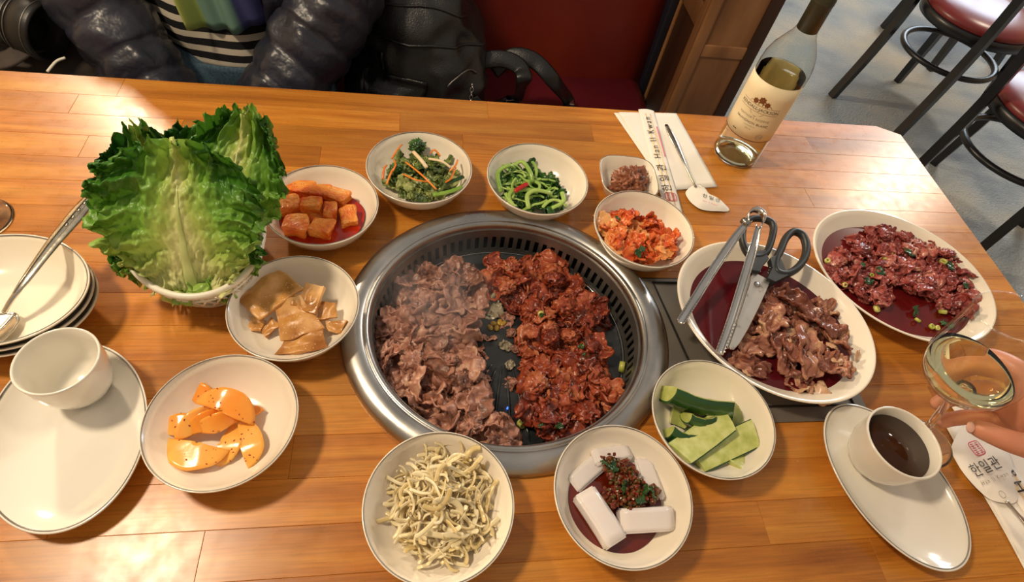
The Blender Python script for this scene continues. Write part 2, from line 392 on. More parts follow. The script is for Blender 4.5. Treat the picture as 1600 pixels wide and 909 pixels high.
m_fleck = M('chilli_flake', [(0.3, rgb(140, 24, 10)), (0.7, rgb(178, 52, 16))], scale=200, rough=0.4)
m_fish = M('braised_fishcake', [(0.28, rgb(150, 92, 38)), (0.5, rgb(198, 140, 72)), (0.7, rgb(226, 176, 112))], scale=40, detail=6, rough=0.32, rrange=(0.22, 0.5), bump=0.3, bscale=300, bdist=0.0012, rand=1, tint=0.15)
m_sprout = M('translucent_radish_shreds', [(0.3, rgb(218, 194, 140)), (0.7, rgb(236, 218, 176))], scale=30, rough=0.25, rand=1, tint=0.6, sss=0.35, sssr=(0.004, 0.003, 0.002))
m_jelly = M('white_mung_bean_jelly', [(0.3, rgb(228, 218, 212)), (0.7, rgb(238, 230, 226))], scale=12, rough=0.16, coat=0.4, sss=0.4, sssr=(0.01, 0.009, 0.008))
m_cuke_skin = M('cucumber_skin', [(0.3, rgb(18, 52, 18)), (0.6, rgb(34, 78, 24)), (0.85, rgb(88, 134, 50))], scale=34, detail=3, rough=0.2, coat=0.4, coatr=0.1, rand=1, stretch=(0.5, 1, 1))
m_cuke = M('cucumber_flesh', [(0.3, rgb(164, 172, 78)), (0.55, rgb(192, 198, 112)), (0.75, rgb(212, 214, 142))], scale=90, detail=5, rough=0.24, bump=0.3, bscale=220, bdist=0.0012, rand=1, tint=0.35, coat=0.5, coatr=0.12, sss=0.2, sssr=(0.005, 0.005, 0.002))
m_greens = M('wilted_dark_greens', [(0.25, rgb(22, 52, 18)), (0.5, rgb(48, 92, 30)), (0.75, rgb(98, 138, 52))], scale=60, detail=5, rough=0.25, bump=0.4, bscale=220, bdist=0.0015, rand=1, tint=0.3)
m_greens2 = M('olive_salad_greens', [(0.25, rgb(44, 66, 28)), (0.45, rgb(96, 116, 52)), (0.65, rgb(160, 168, 100))], scale=60, detail=5, rough=0.25, bump=0.4, bscale=220, bdist=0.0015, rand=1, tint=0.4)
m_stem = M('bright_green_stem', [(0.3, rgb(116, 158, 54)), (0.7, rgb(172, 200, 104))], scale=30, rough=0.25, rand=1, tint=0.5)
m_carrot = M('carrot_shred', [(0.3, rgb(222, 112, 28)), (0.7, rgb(240, 146, 54))], scale=40, rough=0.3, rand=1, tint=0.3)
m_pale = M('pale_radish_stick', [(0.3, rgb(236, 206, 156)), (0.7, rgb(242, 222, 186))], scale=30, rough=0.3)
m_pepper = M('red_pepper', rgb(176, 26, 14), rough=0.18, coat=0.4)
m_kimchi = M('napa_kimchi', [(0.22, rgb(160, 44, 14)), (0.4, rgb(206, 84, 32)), (0.6, rgb(228, 128, 62)), (0.8, rgb(238, 178, 112))], scale=44, detail=6, rough=0.24, bump=0.35, bscale=200, bdist=0.0015, rand=1, tint=0.4, distort=0.5)
m_paste = M('brown_soybean_paste', [(0.3, rgb(116, 62, 38)), (0.55, rgb(146, 88, 58)), (0.8, rgb(170, 112, 80))], scale=90, detail=6, rough=0.35, bump=0.4, bscale=300, bdist=0.001)
m_scallion = M('scallion_slice', [(0.3, rgb(160, 170, 60)), (0.7, rgb(214, 208, 120))], scale=60, rough=0.25, rand=1, tint=0.6)
m_scalgreen = M('dark_scallion_leaf', [(0.3, rgb(26, 58, 30)), (0.7, rgb(56, 92, 44))], scale=60, rough=0.25, rand=1)
m_garnish = M('chopped_seasoning', [(0.25, rgb(70, 22, 12)), (0.45, rgb(132, 46, 22)), (0.6, rgb(64, 74, 30)), (0.8, rgb(170, 80, 40))], scale=240, detail=3, rough=0.25, bump=0.3, bscale=400, bdist=0.001)
m_leaf = leaf_material('green_leaf_lettuce', rgb(70, 126, 36), rgb(128, 176, 66), rgb(226, 226, 160))
m_leaf2 = leaf_material('deep_green_leaf_lettuce', rgb(40, 92, 28), rgb(78, 134, 46), rgb(160, 190, 98))

# cloth, skin, furniture
m_carpet = M('grey_blue_carpet', [(0.28, rgb(110, 122, 134)), (0.46, rgb(146, 154, 158)), (0.6, rgb(164, 164, 158)), (0.75, rgb(184, 176, 158))], scale=2.6, detail=10, rough=0.95, bump=0.9, bscale=110, bdist=0.010)
m_vinyl_red = M('burgundy_vinyl', [(0.3, rgb(84, 18, 26)), (0.7, rgb(100, 24, 34))], scale=5, rough=0.4, bump=0.1, bscale=90)
m_back_red = M('mottled_red_brown_vinyl', [(0.3, rgb(84, 18, 12)), (0.55, rgb(112, 30, 16)), (0.8, rgb(130, 48, 22))], scale=3.5, detail=5, rough=0.42, bump=0.12, bscale=60)
m_chair_red = M('maroon_seat_vinyl', [(0.3, rgb(106, 34, 36)), (0.7, rgb(122, 42, 42))], scale=8, rough=0.32)
m_black_wood = M('black_painted_wood', [(0.3, rgb(16, 17, 20)), (0.7, rgb(28, 29, 33))], scale=10, rough=0.34)
m_post = M('stained_brown_wood', [(0.3, rgb(108, 72, 42)), (0.55, rgb(142, 98, 60)), (0.8, rgb(166, 120, 78))], scale=5, detail=7, rough=0.5, stretch=(3, 3, 0.7), rand=1, tint=0.25)
m_post_dark = M('dark_stained_wood', [(0.3, rgb(46, 26, 15)), (0.7, rgb(68, 40, 22))], scale=6, detail=6, rough=0.5, stretch=(3, 3, 0.6), rand=1)
m_navy = M('dark_navy_trim', rgb(26, 26, 40), rough=0.6)
m_leather = M('black_grained_leather', [(0.3, rgb(20, 20, 21)), (0.7, rgb(36, 36, 37))], scale=20, rough=0.32, bump=0.5, bscale=420, bdist=0.0012)
m_jacket = M('navy_quilted_nylon', [(0.3, rgb(26, 27, 38)), (0.7, rgb(44, 45, 58))], scale=9, detail=5, rough=0.36, bump=0.5, bscale=30, bdist=0.008)
m_jeans = M('blue_denim', [(0.3, rgb(44, 66, 82)), (0.7, rgb(72, 98, 114))], scale=260, rough=0.85)
m_skin = M('warm_skin', [(0.3, rgb(196, 128, 100)), (0.7, rgb(216, 150, 120))], scale=26, detail=5, rough=0.45, bump=0.12, bscale=160, bdist=0.001, sss=0.15, sssr=(0.01, 0.004, 0.002))
m_nail = M('finger_nail', rgb(226, 176, 156), rough=0.25)
m_hair = M('dark_brown_hair', [(0.3, rgb(24, 16, 12)), (0.7, rgb(44, 30, 22))], scale=60, rough=0.4, stretch=(1, 1, 0.2))
m_lens = M('black_camera_body', rgb(22, 21, 20), rough=0.4, bump=0.3, bscale=600, bdist=0.0006)
m_strap = M('grey_brown_webbing', [(0.3, rgb(52, 44, 40)), (0.7, rgb(70, 60, 54))], scale=60, rough=0.8)
def stripes():
    m, N, L, b = nodes_of('black_white_striped_jersey')
    tc = N.new('ShaderNodeTexCoord'); sp = N.new('ShaderNodeSeparateXYZ'); L.new(tc.outputs['Object'], sp.inputs[0])
    a = N.new('ShaderNodeMath'); a.operation = 'MULTIPLY'; a.inputs[1].default_value = 38.0; L.new(sp.outputs['Z'], a.inputs[0])
    f = N.new('ShaderNodeMath'); f.operation = 'FRACT'; L.new(a.outputs[0], f.inputs[0])
    g = N.new('ShaderNodeMath'); g.operation = 'GREATER_THAN'; g.inputs[1].default_value = 0.55; L.new(f.outputs[0], g.inputs[0])
    mx = N.new('ShaderNodeMix'); mx.data_type = 'RGBA'; mx.inputs['A'].default_value = rgb(20, 19, 24); mx.inputs['B'].default_value = rgb(214, 204, 186)
    L.new(g.outputs[0], mx.inputs['Factor']); L.new(mx.outputs['Result'], b.inputs['Base Color']); setp(b, rough=0.85); return m
m_stripes = stripes()
def scarf():
    m, N, L, b = nodes_of('printed_scarf')
    tc = N.new('ShaderNodeTexCoord'); sp = N.new('ShaderNodeSeparateXYZ'); L.new(tc.outputs['UV'], sp.inputs[0])
    r = ramp(N, [(0.0, rgb(196, 210, 112)), (0.18, rgb(170, 196, 104)), (0.24, rgb(122, 160, 146)), (0.66, rgb(112, 152, 140)), (0.70, rgb(72, 76, 132)), (1.0, rgb(60, 62, 116))]); r.color_ramp.interpolation = 'LINEAR'
    L.new(sp.outputs['X'], r.inputs['Fac']); L.new(r.outputs['Color'], b.inputs['Base Color']); setp(b, rough=0.7); return m
m_scarf = scarf()

# ================================================================== SETTING
fl = MB().box((0.6, 0.8, -0.02), (9, 8, 0.04)).obj('floor', m_carpet, smooth=False); tag(fl, kind='structure')

m_wall = M('warm_beige_wall', [(0.3, rgb(196, 172, 138)), (0.7, rgb(208, 186, 152))], scale=3, rough=0.85)
for nm, c_, d_ in (('wall_back', (0.9, 4.75, 1.3), (7.3, 0.1, 2.6)), ('wall_front', (0.9, -3.15, 1.3), (7.3, 0.1, 2.6)), ('wall_left', (-2.75, 0.8, 1.3), (0.1, 7.8, 2.6)), ('wall_right', (4.95, 0.8, 1.3), (0.1, 7.8, 2.6))):
    tag(MB().box(c_, d_).obj(nm, m_wall, smooth=False), kind='structure')
# booth bench behind the table
bench = thing('booth_bench', 'burgundy vinyl booth bench with red brown backrest behind the table', 'bench', (-0.75, 0.78, 0))
sc_ = MB().box((0, -0.06, 0.41), (2.44, 0.50, 0.10), bev=0.03).obj('seat_cushion', m_vinyl_red, bench)
bk = MB()
def backf(u, v):
    x = -1.22 + 2.44 * u; z = 0.40 + 0.72 * v
    y = 0.155 + 0.07 * v - 0.018 * math.sin(pi * v) ** 0.6
    if u > 0.93: y += 0.03 * ((u - 0.93) / 0.07) ** 2
    return (x, y, z)
bk.grid(backf, 48, 16, -0.07)
bk.obj('backrest', m_back_red, bench, loc=(0, 0.072, 0))
MB().box((0, 0.0, 0.18), (2.40, 0.34, 0.36)).obj('base', m_post_dark, bench, smooth=False)
MB().box((1.235, 0.215, 0.74), (0.02, 0.10, 0.72), bev=0.004).obj('edge_trim', m_navy, bench)

# wooden post at the end of the bench
post = thing('booth_post', 'brown wooden post with framed panels at the end of the booth', 'post', (0.578, 0.885, 0))
MB().box((0, 0, 0.62), (0.148, 0.152, 1.24)).obj('core', m_post_dark, post, smooth=False)
for x in (-0.066, 0.066):
    MB().box((x, -0.078, 0.62), (0.024 if x < 0 else 0.030, 0.012, 1.24), bev=0.002).obj('stile', m_post if x < 0 else m_post_dark, post)
for z in (0.07, 0.635, 1.2):
    MB().box((0, -0.077, z), (0.108, 0.010, 0.030 if z == 0.635 else 0.12), bev=0.003).obj('rail', m_post, post)
for z, h in ((0.375, 0.49), (0.895, 0.49)):
    MB().box((0, -0.0765, z), (0.107, 0.004, h)).obj('panel', m_post, post, smooth=False)
for y in (-0.066, 0.066):
    MB().box((-0.078, y, 0.62), (0.010, 0.022, 1.24), bev=0.002).obj('stile', m_post, post)
MB().box((-0.077, 0, 0.70), (0.008, 0.110, 0.05), bev=0.002).obj('rail', m_post, post)
for z, h in ((0.34, 0.66), (0.98, 0.5)):
    MB().box((-0.0762, 0, z), (0.003, 0.108, h)).obj('panel', m_post_dark, post, smooth=False)

# ------------------------------------------------------------------ table
table = thing('dining_table', 'varnished butcher block table with a round grill in its middle', 'table', (0, 0, 0))
HX, HY, NR = 0.722, 0.41, 20
HOLE = (0.170, 0.160)
rw = 2 * HY / NR
rb = random.Random(11)
def cut_corner(poly):
    """chamfers the table's corners: clips a polygon with |x| + 2.6|y| limits"""
    out = poly
    for sx in (-1, 1):
        for sy in (-1, 1):
            lim = 0.684 + 0.0; res = []
            def g(p): return (sx * p[0] - 0.684) / 0.038 + (sy * p[1] - 0.390) / 0.020 - 1.0
            n = len(out)
            for i in range(n):
                a, b = out[i], out[(i + 1) % n]; ga, gb = g(a), g(b)
                if ga <= 0: res.append(a)
                if (ga < 0) != (gb < 0) and abs(ga - gb) > 1e-12:
                    t = ga / (ga - gb); res.append((a[0] + (b[0] - a[0]) * t, a[1] + (b[1] - a[1]) * t))
            out = res
    q = []
    for p in out:
        if not q or math.hypot(p[0] - q[-1][0], p[1] - q[-1][1]) > 1e-4: q.append(p)
    if math.hypot(q[0][0] - q[-1][0], q[0][1] - q[-1][1]) < 1e-4: q.pop()
    return q
def board(poly):
    poly = cut_corner(poly)
    cx = sum(p[0] for p in poly) / len(poly); cy = sum(p[1] for p in poly) / len(poly)
    mb = MB().prism([(x - cx, y - cy) for x, y in poly], -0.034, 0.0, 0.0005)
    mb.obj('board', m_board, table, smooth=False, loc=(cx, cy, TZ))
for r_ in range(NR):
    y0 = -HY + r_ * rw; y1 = y0 + rw
    xs = [-HX]; x = -HX + rb.uniform(0.12, 0.45)
    while x < HX - 0.12: xs.append(x); x += rb.uniform(0.26, 0.52)
    xs.append(HX)
    ax, ay = HOLE
    inside = y1 > -ay and y0 < ay
    def hx(y): return ax * math.sqrt(max(0.0, 1 - (y / ay) ** 2))
    for a, b in zip(xs, xs[1:]):
        if not inside: board([(a, y0), (b, y0), (b, y1), (a, y1)]); continue
        m = max(hx(y0), hx(y1), hx(min(max(0, y0), y1)))
        ys = [y0 + (y1 - y0) * i / 6 for i in range(7)]
        if b <= -m or a >= m: board([(a, y0), (b, y0), (b, y1), (a, y1)]); continue
        if a < -m:
            board([(a, y0)] + [(min(b, -max(hx(y), 0.0004)), y) for y in ys] + [(a, y1)])
        elif a < 0 and -a > 0.0:
            pass
        if b > m:
            board([(b, y1)] + [(max(a if a > m else -9, max(hx(y), 0.0004)), y) for y in reversed(ys)] + [(b, y0)])
MB().box((0, 0.395, TZ - 0.06), (1.36, 0.02, 0.05)).box((0, -0.395, TZ - 0.06), (1.36, 0.02, 0.05)).obj('apron', m_post_dark, table, smooth=False)
for sx in (-1, 1):
    for sy in (-1, 1): MB().box((sx * 0.62, sy * 0.34, 0.358), (0.06, 0.06, 0.716), bev=0.004).obj('leg', m_post_dark, table)

# ------------------------------------------------------------------ grill
grill = thing('tabletop_grill', 'round steel tabletop grill with slotted collar and black plate full of meat', 'grill', (0, 0, TZ))
GX, GY = 1.035, 0.970
ring_prof = [(0.150, -0.004), (0.178, -0.0005), (0.1785, 0.004), (0.176, 0.009), (0.170, 0.0125), (0.163, 0.0138), (0.1575, 0.0130), (0.1555, 0.0112), (0.1545, 0.0106), (0.1535, 0.0118), (0.1515, 0.0124), (0.1495, 0.0112), (0.1480, 0.008), (0.1472, 0.002), (0.150, -0.004)]
MB().lathe(ring_prof, 128, GX, GY).obj('outer_ring', m_steel, grill)
# slotted collar: a ring wall with real slots
cb = MB(); NS = 84; lev = [0.003, -0.006, -0.0085, -0.028, -0.0305, -0.040]
def crad(z): return 0.1475 - 0.0055 * (0.003 - z) / 0.043
for i in range(NS * 4):
    for l in range(5):
        if l == 2 and i % 4 in (1, 2): continue
        if l in (1, 3) and i % 4 in (1, 2):
            pass
        a0, a1 = 2 * pi * i / (NS * 4), 2 * pi * (i + 1) / (NS * 4)
        V = []
        for z in (lev[l], lev[l + 1]):
            for a in (a0, a1): V.append((crad(z) * GX * math.cos(a), crad(z) * GY * math.sin(a), z))
        cb.add(V, [(1, 0, 2, 3)])
co = cb.obj('slotted_collar', m_steel_dark, grill, smooth=False)
bm = bmesh.new(); bm.from_mesh(co.data); bmesh.ops.remove_doubles(bm, verts=bm.verts, dist=1e-5); bm.to_mesh(co.data); bm.free()
sm = co.modifiers.new('solid', 'SOLIDIFY'); sm.thickness = 0.0016; sm.offset = -1
MB().lathe([(0.156, -0.002), (0.156, -0.075), (0.0, -0.075)], 96, GX, GY).obj('burner_pit', m_pit, grill)
plate_prof = [(0.1405, -0.040), (0.1405, -0.0355), (0.1395, -0.0348), (0.1385, -0.0355), (0.137, -0.0375), (0.120, -0.0372), (0.08, -0.0345), (0.03, -0.032), (0, -0.0318)]
pl = MB().lathe(plate_prof + [(0, -0.05), (0.13, -0.05), (0.1405, -0.040)], 128, GX, GY)
po = pl.obj('grill_plate', m_pan, grill)
MB().tube([(0.1395 * GX * math.cos(2 * pi * k / 120), 0.1395 * GY * math.sin(2 * pi * k / 120), -0.0345) for k in range(120)], 0.0007, 6, closed=True).obj('plate_rim', m_chrome, po)
for k in range(9):     # raised ribs that fan out on the bare front of the plate
    a = math.radians(-118 + 9 * k); r0, r1 = 0.03 + 0.008 * (k % 2), 0.128
    pts = [(math.cos(a) * (r0 + (r1 - r0) * t) * GX, math.sin(a) * (r0 + (r1 - r0) * t) * GY, -0.0330 - 0.0040 * t ** 1.5) for t in [i / 8 for i in range(9)]]
    MB().tube(pts, [0.0006] + [0.0019] * 7 + [0.0006], 6, flat=0.8).obj('rib', m_pan, po)
fm, N_, L_, b_ = nodes_of('blue_gas_flame'); b_.inputs['Base Color'].default_value = (0, 0, 0, 1); b_.inputs['Emission Color'].default_value = (0.05, 0.16, 1, 1); b_.inputs['Emission Strength'].default_value = 2.0
fp = P(793, 637, 0.718)
MB().lathe([(0, 0.006), (0.0008, 0.003), (0.0011, 0), (0, -0.001)], 8).obj('pilot_flame', fm, grill, loc=(fp.x, fp.y, fp.z - TZ - 0.002))
# steel cover plate beside the ring with a black slot frame
cv = thing('steel_cover_plate', 'flat grey steel cover plate right of the grill under the beef platter', 'plate', (0.262, -0.022, TZ))
pc = MB(); nA = 24
poly = [(0.158, -0.100), (0.158, 0.097)]
arc = []
for i in range(nA + 1):
    a = math.radians(-38 + 70 * i / nA)
    arc.append((0.181 * GX * math.cos(a) - 0.262, 0.181 * GY * math.sin(a) + 0.022))
arc.reverse()
pc.prism([(0.140, -0.103), (0.140, 0.090)] + [(arc[0][0] + 0.012, 0.090)] + arc + [(arc[-1][0] + 0.01, -0.103)], 0.0002, 0.0022)
pc.obj('plate', m_cover, cv, smooth=False)
q0, q1, q2 = P(1020, 441, 0.7525), P(1075, 562, 0.7525), P(1062, 440, 0.7525)
fr = MB()
fpts = [Vector((0.125, q0.y + 0.022, 0.003)), Vector((q0.x - 0.262, q0.y + 0.022, 0.003)), Vector((q1.x - 0.262, q1.y + 0.022, 0.003)), Vector((q1.x - 0.250, -0.085, 0.003)), Vector((0.125, -0.085, 0.003))]
fr.tube(fpts, 0.0016, 6, closed=True).obj('slot_frame', m_black_metal, cv, smooth=False)

# ================================================================== BOWLS AND PLATES
bowl_prof = [(0, 0.0015), (0.032, 0.0015), (0.033, 0.0), (0.0352, 0.0), (0.036, 0.003), (0.047, 0.0085), (0.056, 0.018), (0.0618, 0.029), (0.0652, 0.0365), (0.0655, 0.0380), (0.0648, 0.0388), (0.0638, 0.0382), (0.0600, 0.0295), (0.0540, 0.0195), (0.0455, 0.0112), (0.036, 0.0072), (0.02, 0.0058), (0, 0.0056)]
def ring_pts(r, z, n=96, sx=1, sy=1, th=0):
    c, s = math.cos(th), math.sin(th); o = []
    for k in range(n):
        a = 2 * pi * k / n; x, y = r * sx * math.cos(a), r * sy * math.sin(a); o.append((c * x - s * y, s * x + c * y, z))
    return o
bowl_mesh = MB().lathe(bowl_prof, 96).mesh('body', m_china)
stripe_mesh = MB().tube(ring_pts(0.0641, 0.0384), 0.00065, 6, closed=True).mesh('rim_stripe', m_stripe)
def bowl(x, y, z, label, s=1.0, group='small round side dish bowls'):
    t = thing('side_dish_bowl', label, 'bowl', (x, y, z), R.uniform(0, 6), group)
    t.scale = (s, s, 1.0)
    link('body', bowl_mesh, t); link('rim_stripe', stripe_mesh, t); return t
BW = {'A': (-0.2142, 0.1445, 0.99, 'cream bowl of cubed red radish kimchi beside the lettuce basket'),
      'B': (-0.1018, 0.2151, 1.02, 'cream bowl of mixed greens with carrot shreds behind the grill'),
      'C': (0.0505, 0.2035, 1.02, 'cream bowl of bright green wilted greens with one red pepper piece'),
      'D': (0.1775, 0.1215, 0.985, 'cream bowl of napa cabbage kimchi in front of the square paste dish'),
      'E': (-0.2262, 0.0008, 0.985, 'cream bowl of brown braised fishcake left of the grill'),
      'F': (-0.2715, -0.1205, 0.985, 'cream bowl of translucent orange pickle slices'),
      'G': (-0.0811, -0.2030, 0.985, 'cream bowl heaped with pale radish shreds in the foreground'),
      'H': (0.0838, -0.2010, 0.98, 'cream bowl of white jelly blocks in chilli soy sauce'),
      'I': (0.1918, -0.1316, 0.97, 'cream bowl of cucumber spears beside the steel cover plate')}
for k, (x, y, s, lb) in BW.items(): bowl(x, y, TZ + (0.0023 if k == 'I' else 0.0002), lb, s)
# bowls that touch the steel ring rest beside it
def zin(r):
    """height of a bowl's inside at radius r, over the table"""
    pr = [(0, 0.0056), (0.02, 0.0058), (0.036, 0.0072), (0.0455, 0.0112), (0.054, 0.0195), (0.060, 0.0295), (0.0638, 0.0382)]
    for (a, za), (b, zb) in zip(pr, pr[1:]):
        if r <= b: return za + (zb - za) * (r - a) / (b - a)
    return 0.04

# oval platters and saucers
def oval(name, label, cat, x, y, z, a, b, th, h, mat, stripe, group, foot=0.6, lip=0.12, floor_z=0.006):
    t = thing(name, label, cat, (x, y, z), th, group)
    pr = [(0, 0.002), (foot * 0.93, 0.002), (foot * 0.95, 0.0), (foot, 0.0), (foot + 0.02, 0.003), (0.82, h * 0.45), (0.965, h * 0.9), (1.0, h), (0.995, h + 0.0012), (0.975, h + 0.0010), (0.93, h * 0.88), (0.80, floor_z + (h - floor_z) * 0.36), (0.66, floor_z + 0.0012), (0.4, floor_z), (0, floor_z)]
    MB().lathe(pr, 112, a, b).obj('body', mat, t)
    if stripe: MB().tube([(p[0] * 1, p[1], p[2]) for p in ring_pts(1.0, h + 0.0008, 112, a * 0.972, b * 0.972)], 0.0007, 6, closed=True).obj('rim_stripe', m_stripe, t)
    return t
# the platters sit over the cover plate / the table
oval('oval_platter', 'large cream platter of sliced marinated beef under the tongs and scissors', 'platter', 0.3089, -0.008, TZ + 0.0046, 0.106, 0.1192, 0.8727, 0.031, m_china, False, 'large oval platters')
oval('oval_platter', 'large cream platter of shaved meat with scallions near the table edge', 'platter', 0.5186, 0.0615, TZ + 0.0002, 0.1188, 0.1064, 2.6584, 0.033, m_china, False, 'large oval platters')
oval('oval_saucer', 'oval grey rimmed saucer under the cup of dark tea', 'saucer', 0.3772, -0.1977, TZ + 0.0002, 0.0589, 0.0869, 3.4495 - pi, 0.019, m_white, True, 'oval saucers')
oval('oval_saucer', 'oval grey rimmed saucer under the empty white cup', 'saucer', -0.4032, -0.1188, TZ + 0.0002, 0.0902, 0.0626, 1.9113, 0.019, m_white, True, 'oval saucers')
# stack of spare bowls at the left edge
sp_lab = ['lowest of the three stacked empty bowls at the left', 'middle one of the three stacked empty bowls at the left', 'topmost of the stacked empty bowls with a silver spoon lying in it']
for k in range(3):
    t = oval('stacked_bowl', sp_lab[k], 'bowl', -0.493 - 0.001 * k, 0.011 + 0.001 * k, TZ + 0.0002 + 0.0075 * k, 0.080, 0.0655, 2.9753, 0.032, m_china, True, 'stack of spare bowls', foot=0.55)
# small squarish paste dish
sq = thing('square_dish', 'small squarish cream dish of brown soybean paste beside the napkin', 'dish', (0.1815, 0.2225, TZ + 0.0002), math.radians(-4))
MB().lathe([(0, 0.0015), (0.022, 0.0015), (0.023, 0), (0.025, 0.0005), (0.033, 0.012), (0.0395, 0.029), (0.0402, 0.0305), (0.0392, 0.0312), (0.038, 0.030), (0.031, 0.013), (0.024, 0.0052), (0, 0.0045)], 96, sq=3.6).obj('body', m_china, sq)
MB().lathe([(0.0388, 0.0308), (0.0394, 0.0316), (0.0398, 0.0310), (0.0388, 0.0308)], 96, sq=3.6).obj('rim_stripe', m_stripe, sq)

# cups
cup_prof = [(0, 0.002), (0.019, 0.002), (0.020, 0), (0.0225, 0.0), (0.0235, 0.003), (0.030, 0.011), (0.0345, 0.024), (0.0362, 0.040), (0.0370, 0.0515), (0.0372, 0.0530), (0.0366, 0.0541), (0.0355, 0.0541), (0.0346, 0.0530), (0.0335, 0.040), (0.0318, 0.025), (0.027, 0.0125), (0.018, 0.006), (0, 0.005)]
cup_mesh = MB().lathe(cup_prof, 72).mesh('body', m_white)
cz = TZ + 0.0068
cR = thing('tea_cup', 'small white handleless cup of dark tea on the right saucer', 'cup', (0.3715, -0.1715, cz), 0, 'handleless tea cups'); link('body', cup_mesh, cR)
pL = P(88, 563, cz + 0.004 + 0.0530)
cL = thing('tea_cup', 'small empty white handleless cup on the left saucer', 'cup', (pL.x, pL.y, cz + 0.004), 0, 'handleless tea cups'); cL.scale = (0.89, 0.89, 1.0); link('body', cup_mesh, cL)
tag(MB().lathe([(0, 0.0), (0.0333, 0.0), (0.0330, -0.003), (0, -0.003)], 64).obj('tea', m_tea, loc=(0.3715, -0.1715, cz + 0.0415)), 'dark brown tea filling the cup on the right saucer', 'tea')

# ================================================================== LIQUIDS IN THE DISHES
def pool(name, label, cat, x, y, z, rx, ry, th, mat, seed, wob=0.06):
    V = [(0, 0, 0)]; F = []; n = 80
    for ring, s in ((1, 0.6), (2, 1.0)):
        for k in range(n):
            a = 2 * pi * k / n; q = 1 + wob * noise.noise(Vector((math.cos(a) * 1.5, math.sin(a) * 1.5, seed)))
            V.append((rx * s * q * math.cos(a), ry * s * q * math.sin(a), 0))
    for k in range(n):
        F.append((0, 1 + k, 1 + (k + 1) % n)); F.append((1 + k, 1 + n + k, 1 + n + (k + 1) % n, 1 + (k + 1) % n))
    o = link(name, mesh(name, V, F, mat), None, (x, y, z), (0, 0, th)); return tag(o, label, cat)
pool('marinade', 'dark red marinade pooled around the sliced beef', 'sauce', 0.3089, -0.008, TZ + 0.0215, 0.0885, 0.1005, 0.8727, m_marinade, 1.0, 0.04)
pool('marinade', 'dark red marinade pooled around the shaved meat with scallions', 'sauce', 0.5186, 0.0615, TZ + 0.0185, 0.0995, 0.0890, 2.6584, m_marinade2, 4.0, 0.04)
pool('kimchi_brine', 'bright red brine under the cubed radish kimchi', 'sauce', -0.216, 0.140, TZ + 0.0175, 0.0490, 0.0475, 0, m_brine, 2.0, 0.05)
pool('soy_sauce', 'dark chilli soy sauce around the white jelly blocks', 'sauce', 0.082, -0.203, TZ + 0.0128, 0.0455, 0.0440, 0, m_soy, 5.0, 0.06)

# ================================================================== FOOD SHAPES
def sheet_mesh(name, seed, w, l, n, amp, freq, thick, mat, curl=0.0, fine=0.0012):
    """thin crumpled closed slice"""
    rr = random.Random(seed); ph = rr.uniform(0, 9)
    def fn(u, v):
        x = (u - 0.5) * w; y = (v - 0.5) * l
        a = math.atan2(v - 0.5, u - 0.5); r = max(abs(u - 0.5), abs(v - 0.5)) * 2
        k = (1.0 / (math.hypot(u - 0.5, v - 0.5) * 2 / max(r, 1e-6)) if r > 1e-6 else 1) ** 0.7
        k *= 1 + 0.22 * noise.noise(Vector((math.cos(a) * 2.1, math.sin(a) * 2.1, seed * 1.7))) * r
        x *= k; y *= k
        p = Vector((x, y, ph * 0.01))
        d = nv(p, freq, seed) * amp + nv(p, freq * 2.6, seed + 5) * amp * 0.45 + nv(p, 330, seed + 9) * fine
        z = d.z * 1.5 + curl * ((x / w) ** 2 * 4) * w * 0.5
        return (x + d.x * 0.9, y + d.y * 0.9, z)
    return MB().grid(fn, n, n, thick).mesh(name, mat)
def lump_mesh(name, seed, s, amp, freq, mat, sub=4, fine=0.0, ridge=False):
    bm = bmesh.new(); bmesh.ops.create_icosphere(bm, subdivisions=sub, radius=1.0)
    for q in bm.verts:
        p = q.co.copy(); d = nz(p, freq, seed) + 0.5 * nz(p, freq * 2.1, seed + 3)
        if ridge: d = 0.6 - 2.0 * abs(d)
        d2 = nz(p, freq * 6, seed + 8) * fine
        p = p * (1 + amp * d + d2); q.co = Vector((p.x * s[0], p.y * s[1], p.z * s[2]))
    m = bpy.data.meshes.new(name); bm.to_mesh(m); bm.free()
    m.polygons.foreach_set('use_smooth', [True] * len(m.polygons)); m.materials.append(mat); return m
def rot3(rr, tilt=0.5): return (rr.gauss(0, tilt), rr.gauss(0, tilt), rr.uniform(0, 2 * pi))
def inside_poly(p, poly):
    c = False; n = len(poly)
    for i in range(n):
        a, b = poly[i], poly[i - 1]
        if (a[1] > p[1]) != (b[1] > p[1]) and p[0] < (b[0] - a[0]) * (p[1] - a[1]) / (b[1] - a[1]) + a[0]: c = not c
    return c
def scatter(poly_px, z, n, rr, mind, dish=None):
    pts = [P(u, v, z) for u, v in poly_px]; pl_ = [(p.x, p.y) for p in pts]
    x0, x1 = min(p[0] for p in pl_), max(p[0] for p in pl_); y0, y1 = min(p[1] for p in pl_), max(p[1] for p in pl_)
    out = []; tries = 0
    while len(out) < n and tries < 20000:
        tries += 1; q = (rr.uniform(x0, x1), rr.uniform(y0, y1))
        if not inside_poly(q, pl_): continue
        if dish and math.hypot(q[0] - BW[dish][0], q[1] - BW[dish][1]) > 0.043: continue
        if any(math.hypot(q[0] - o[0], q[1] - o[1]) < mind for o in out): continue
        out.append(q)
    return out

def where(x, y, cx, cy, wx, wy):
    a = 'back' if y > cy + wy / 1.6 else 'front' if y < cy - wy / 1.6 else 'middle'
    b = 'left' if x < cx - wx / 2 else 'right' if x > cx + wx / 2 else 'centre'
    return 'at the ' + a + ' ' + b
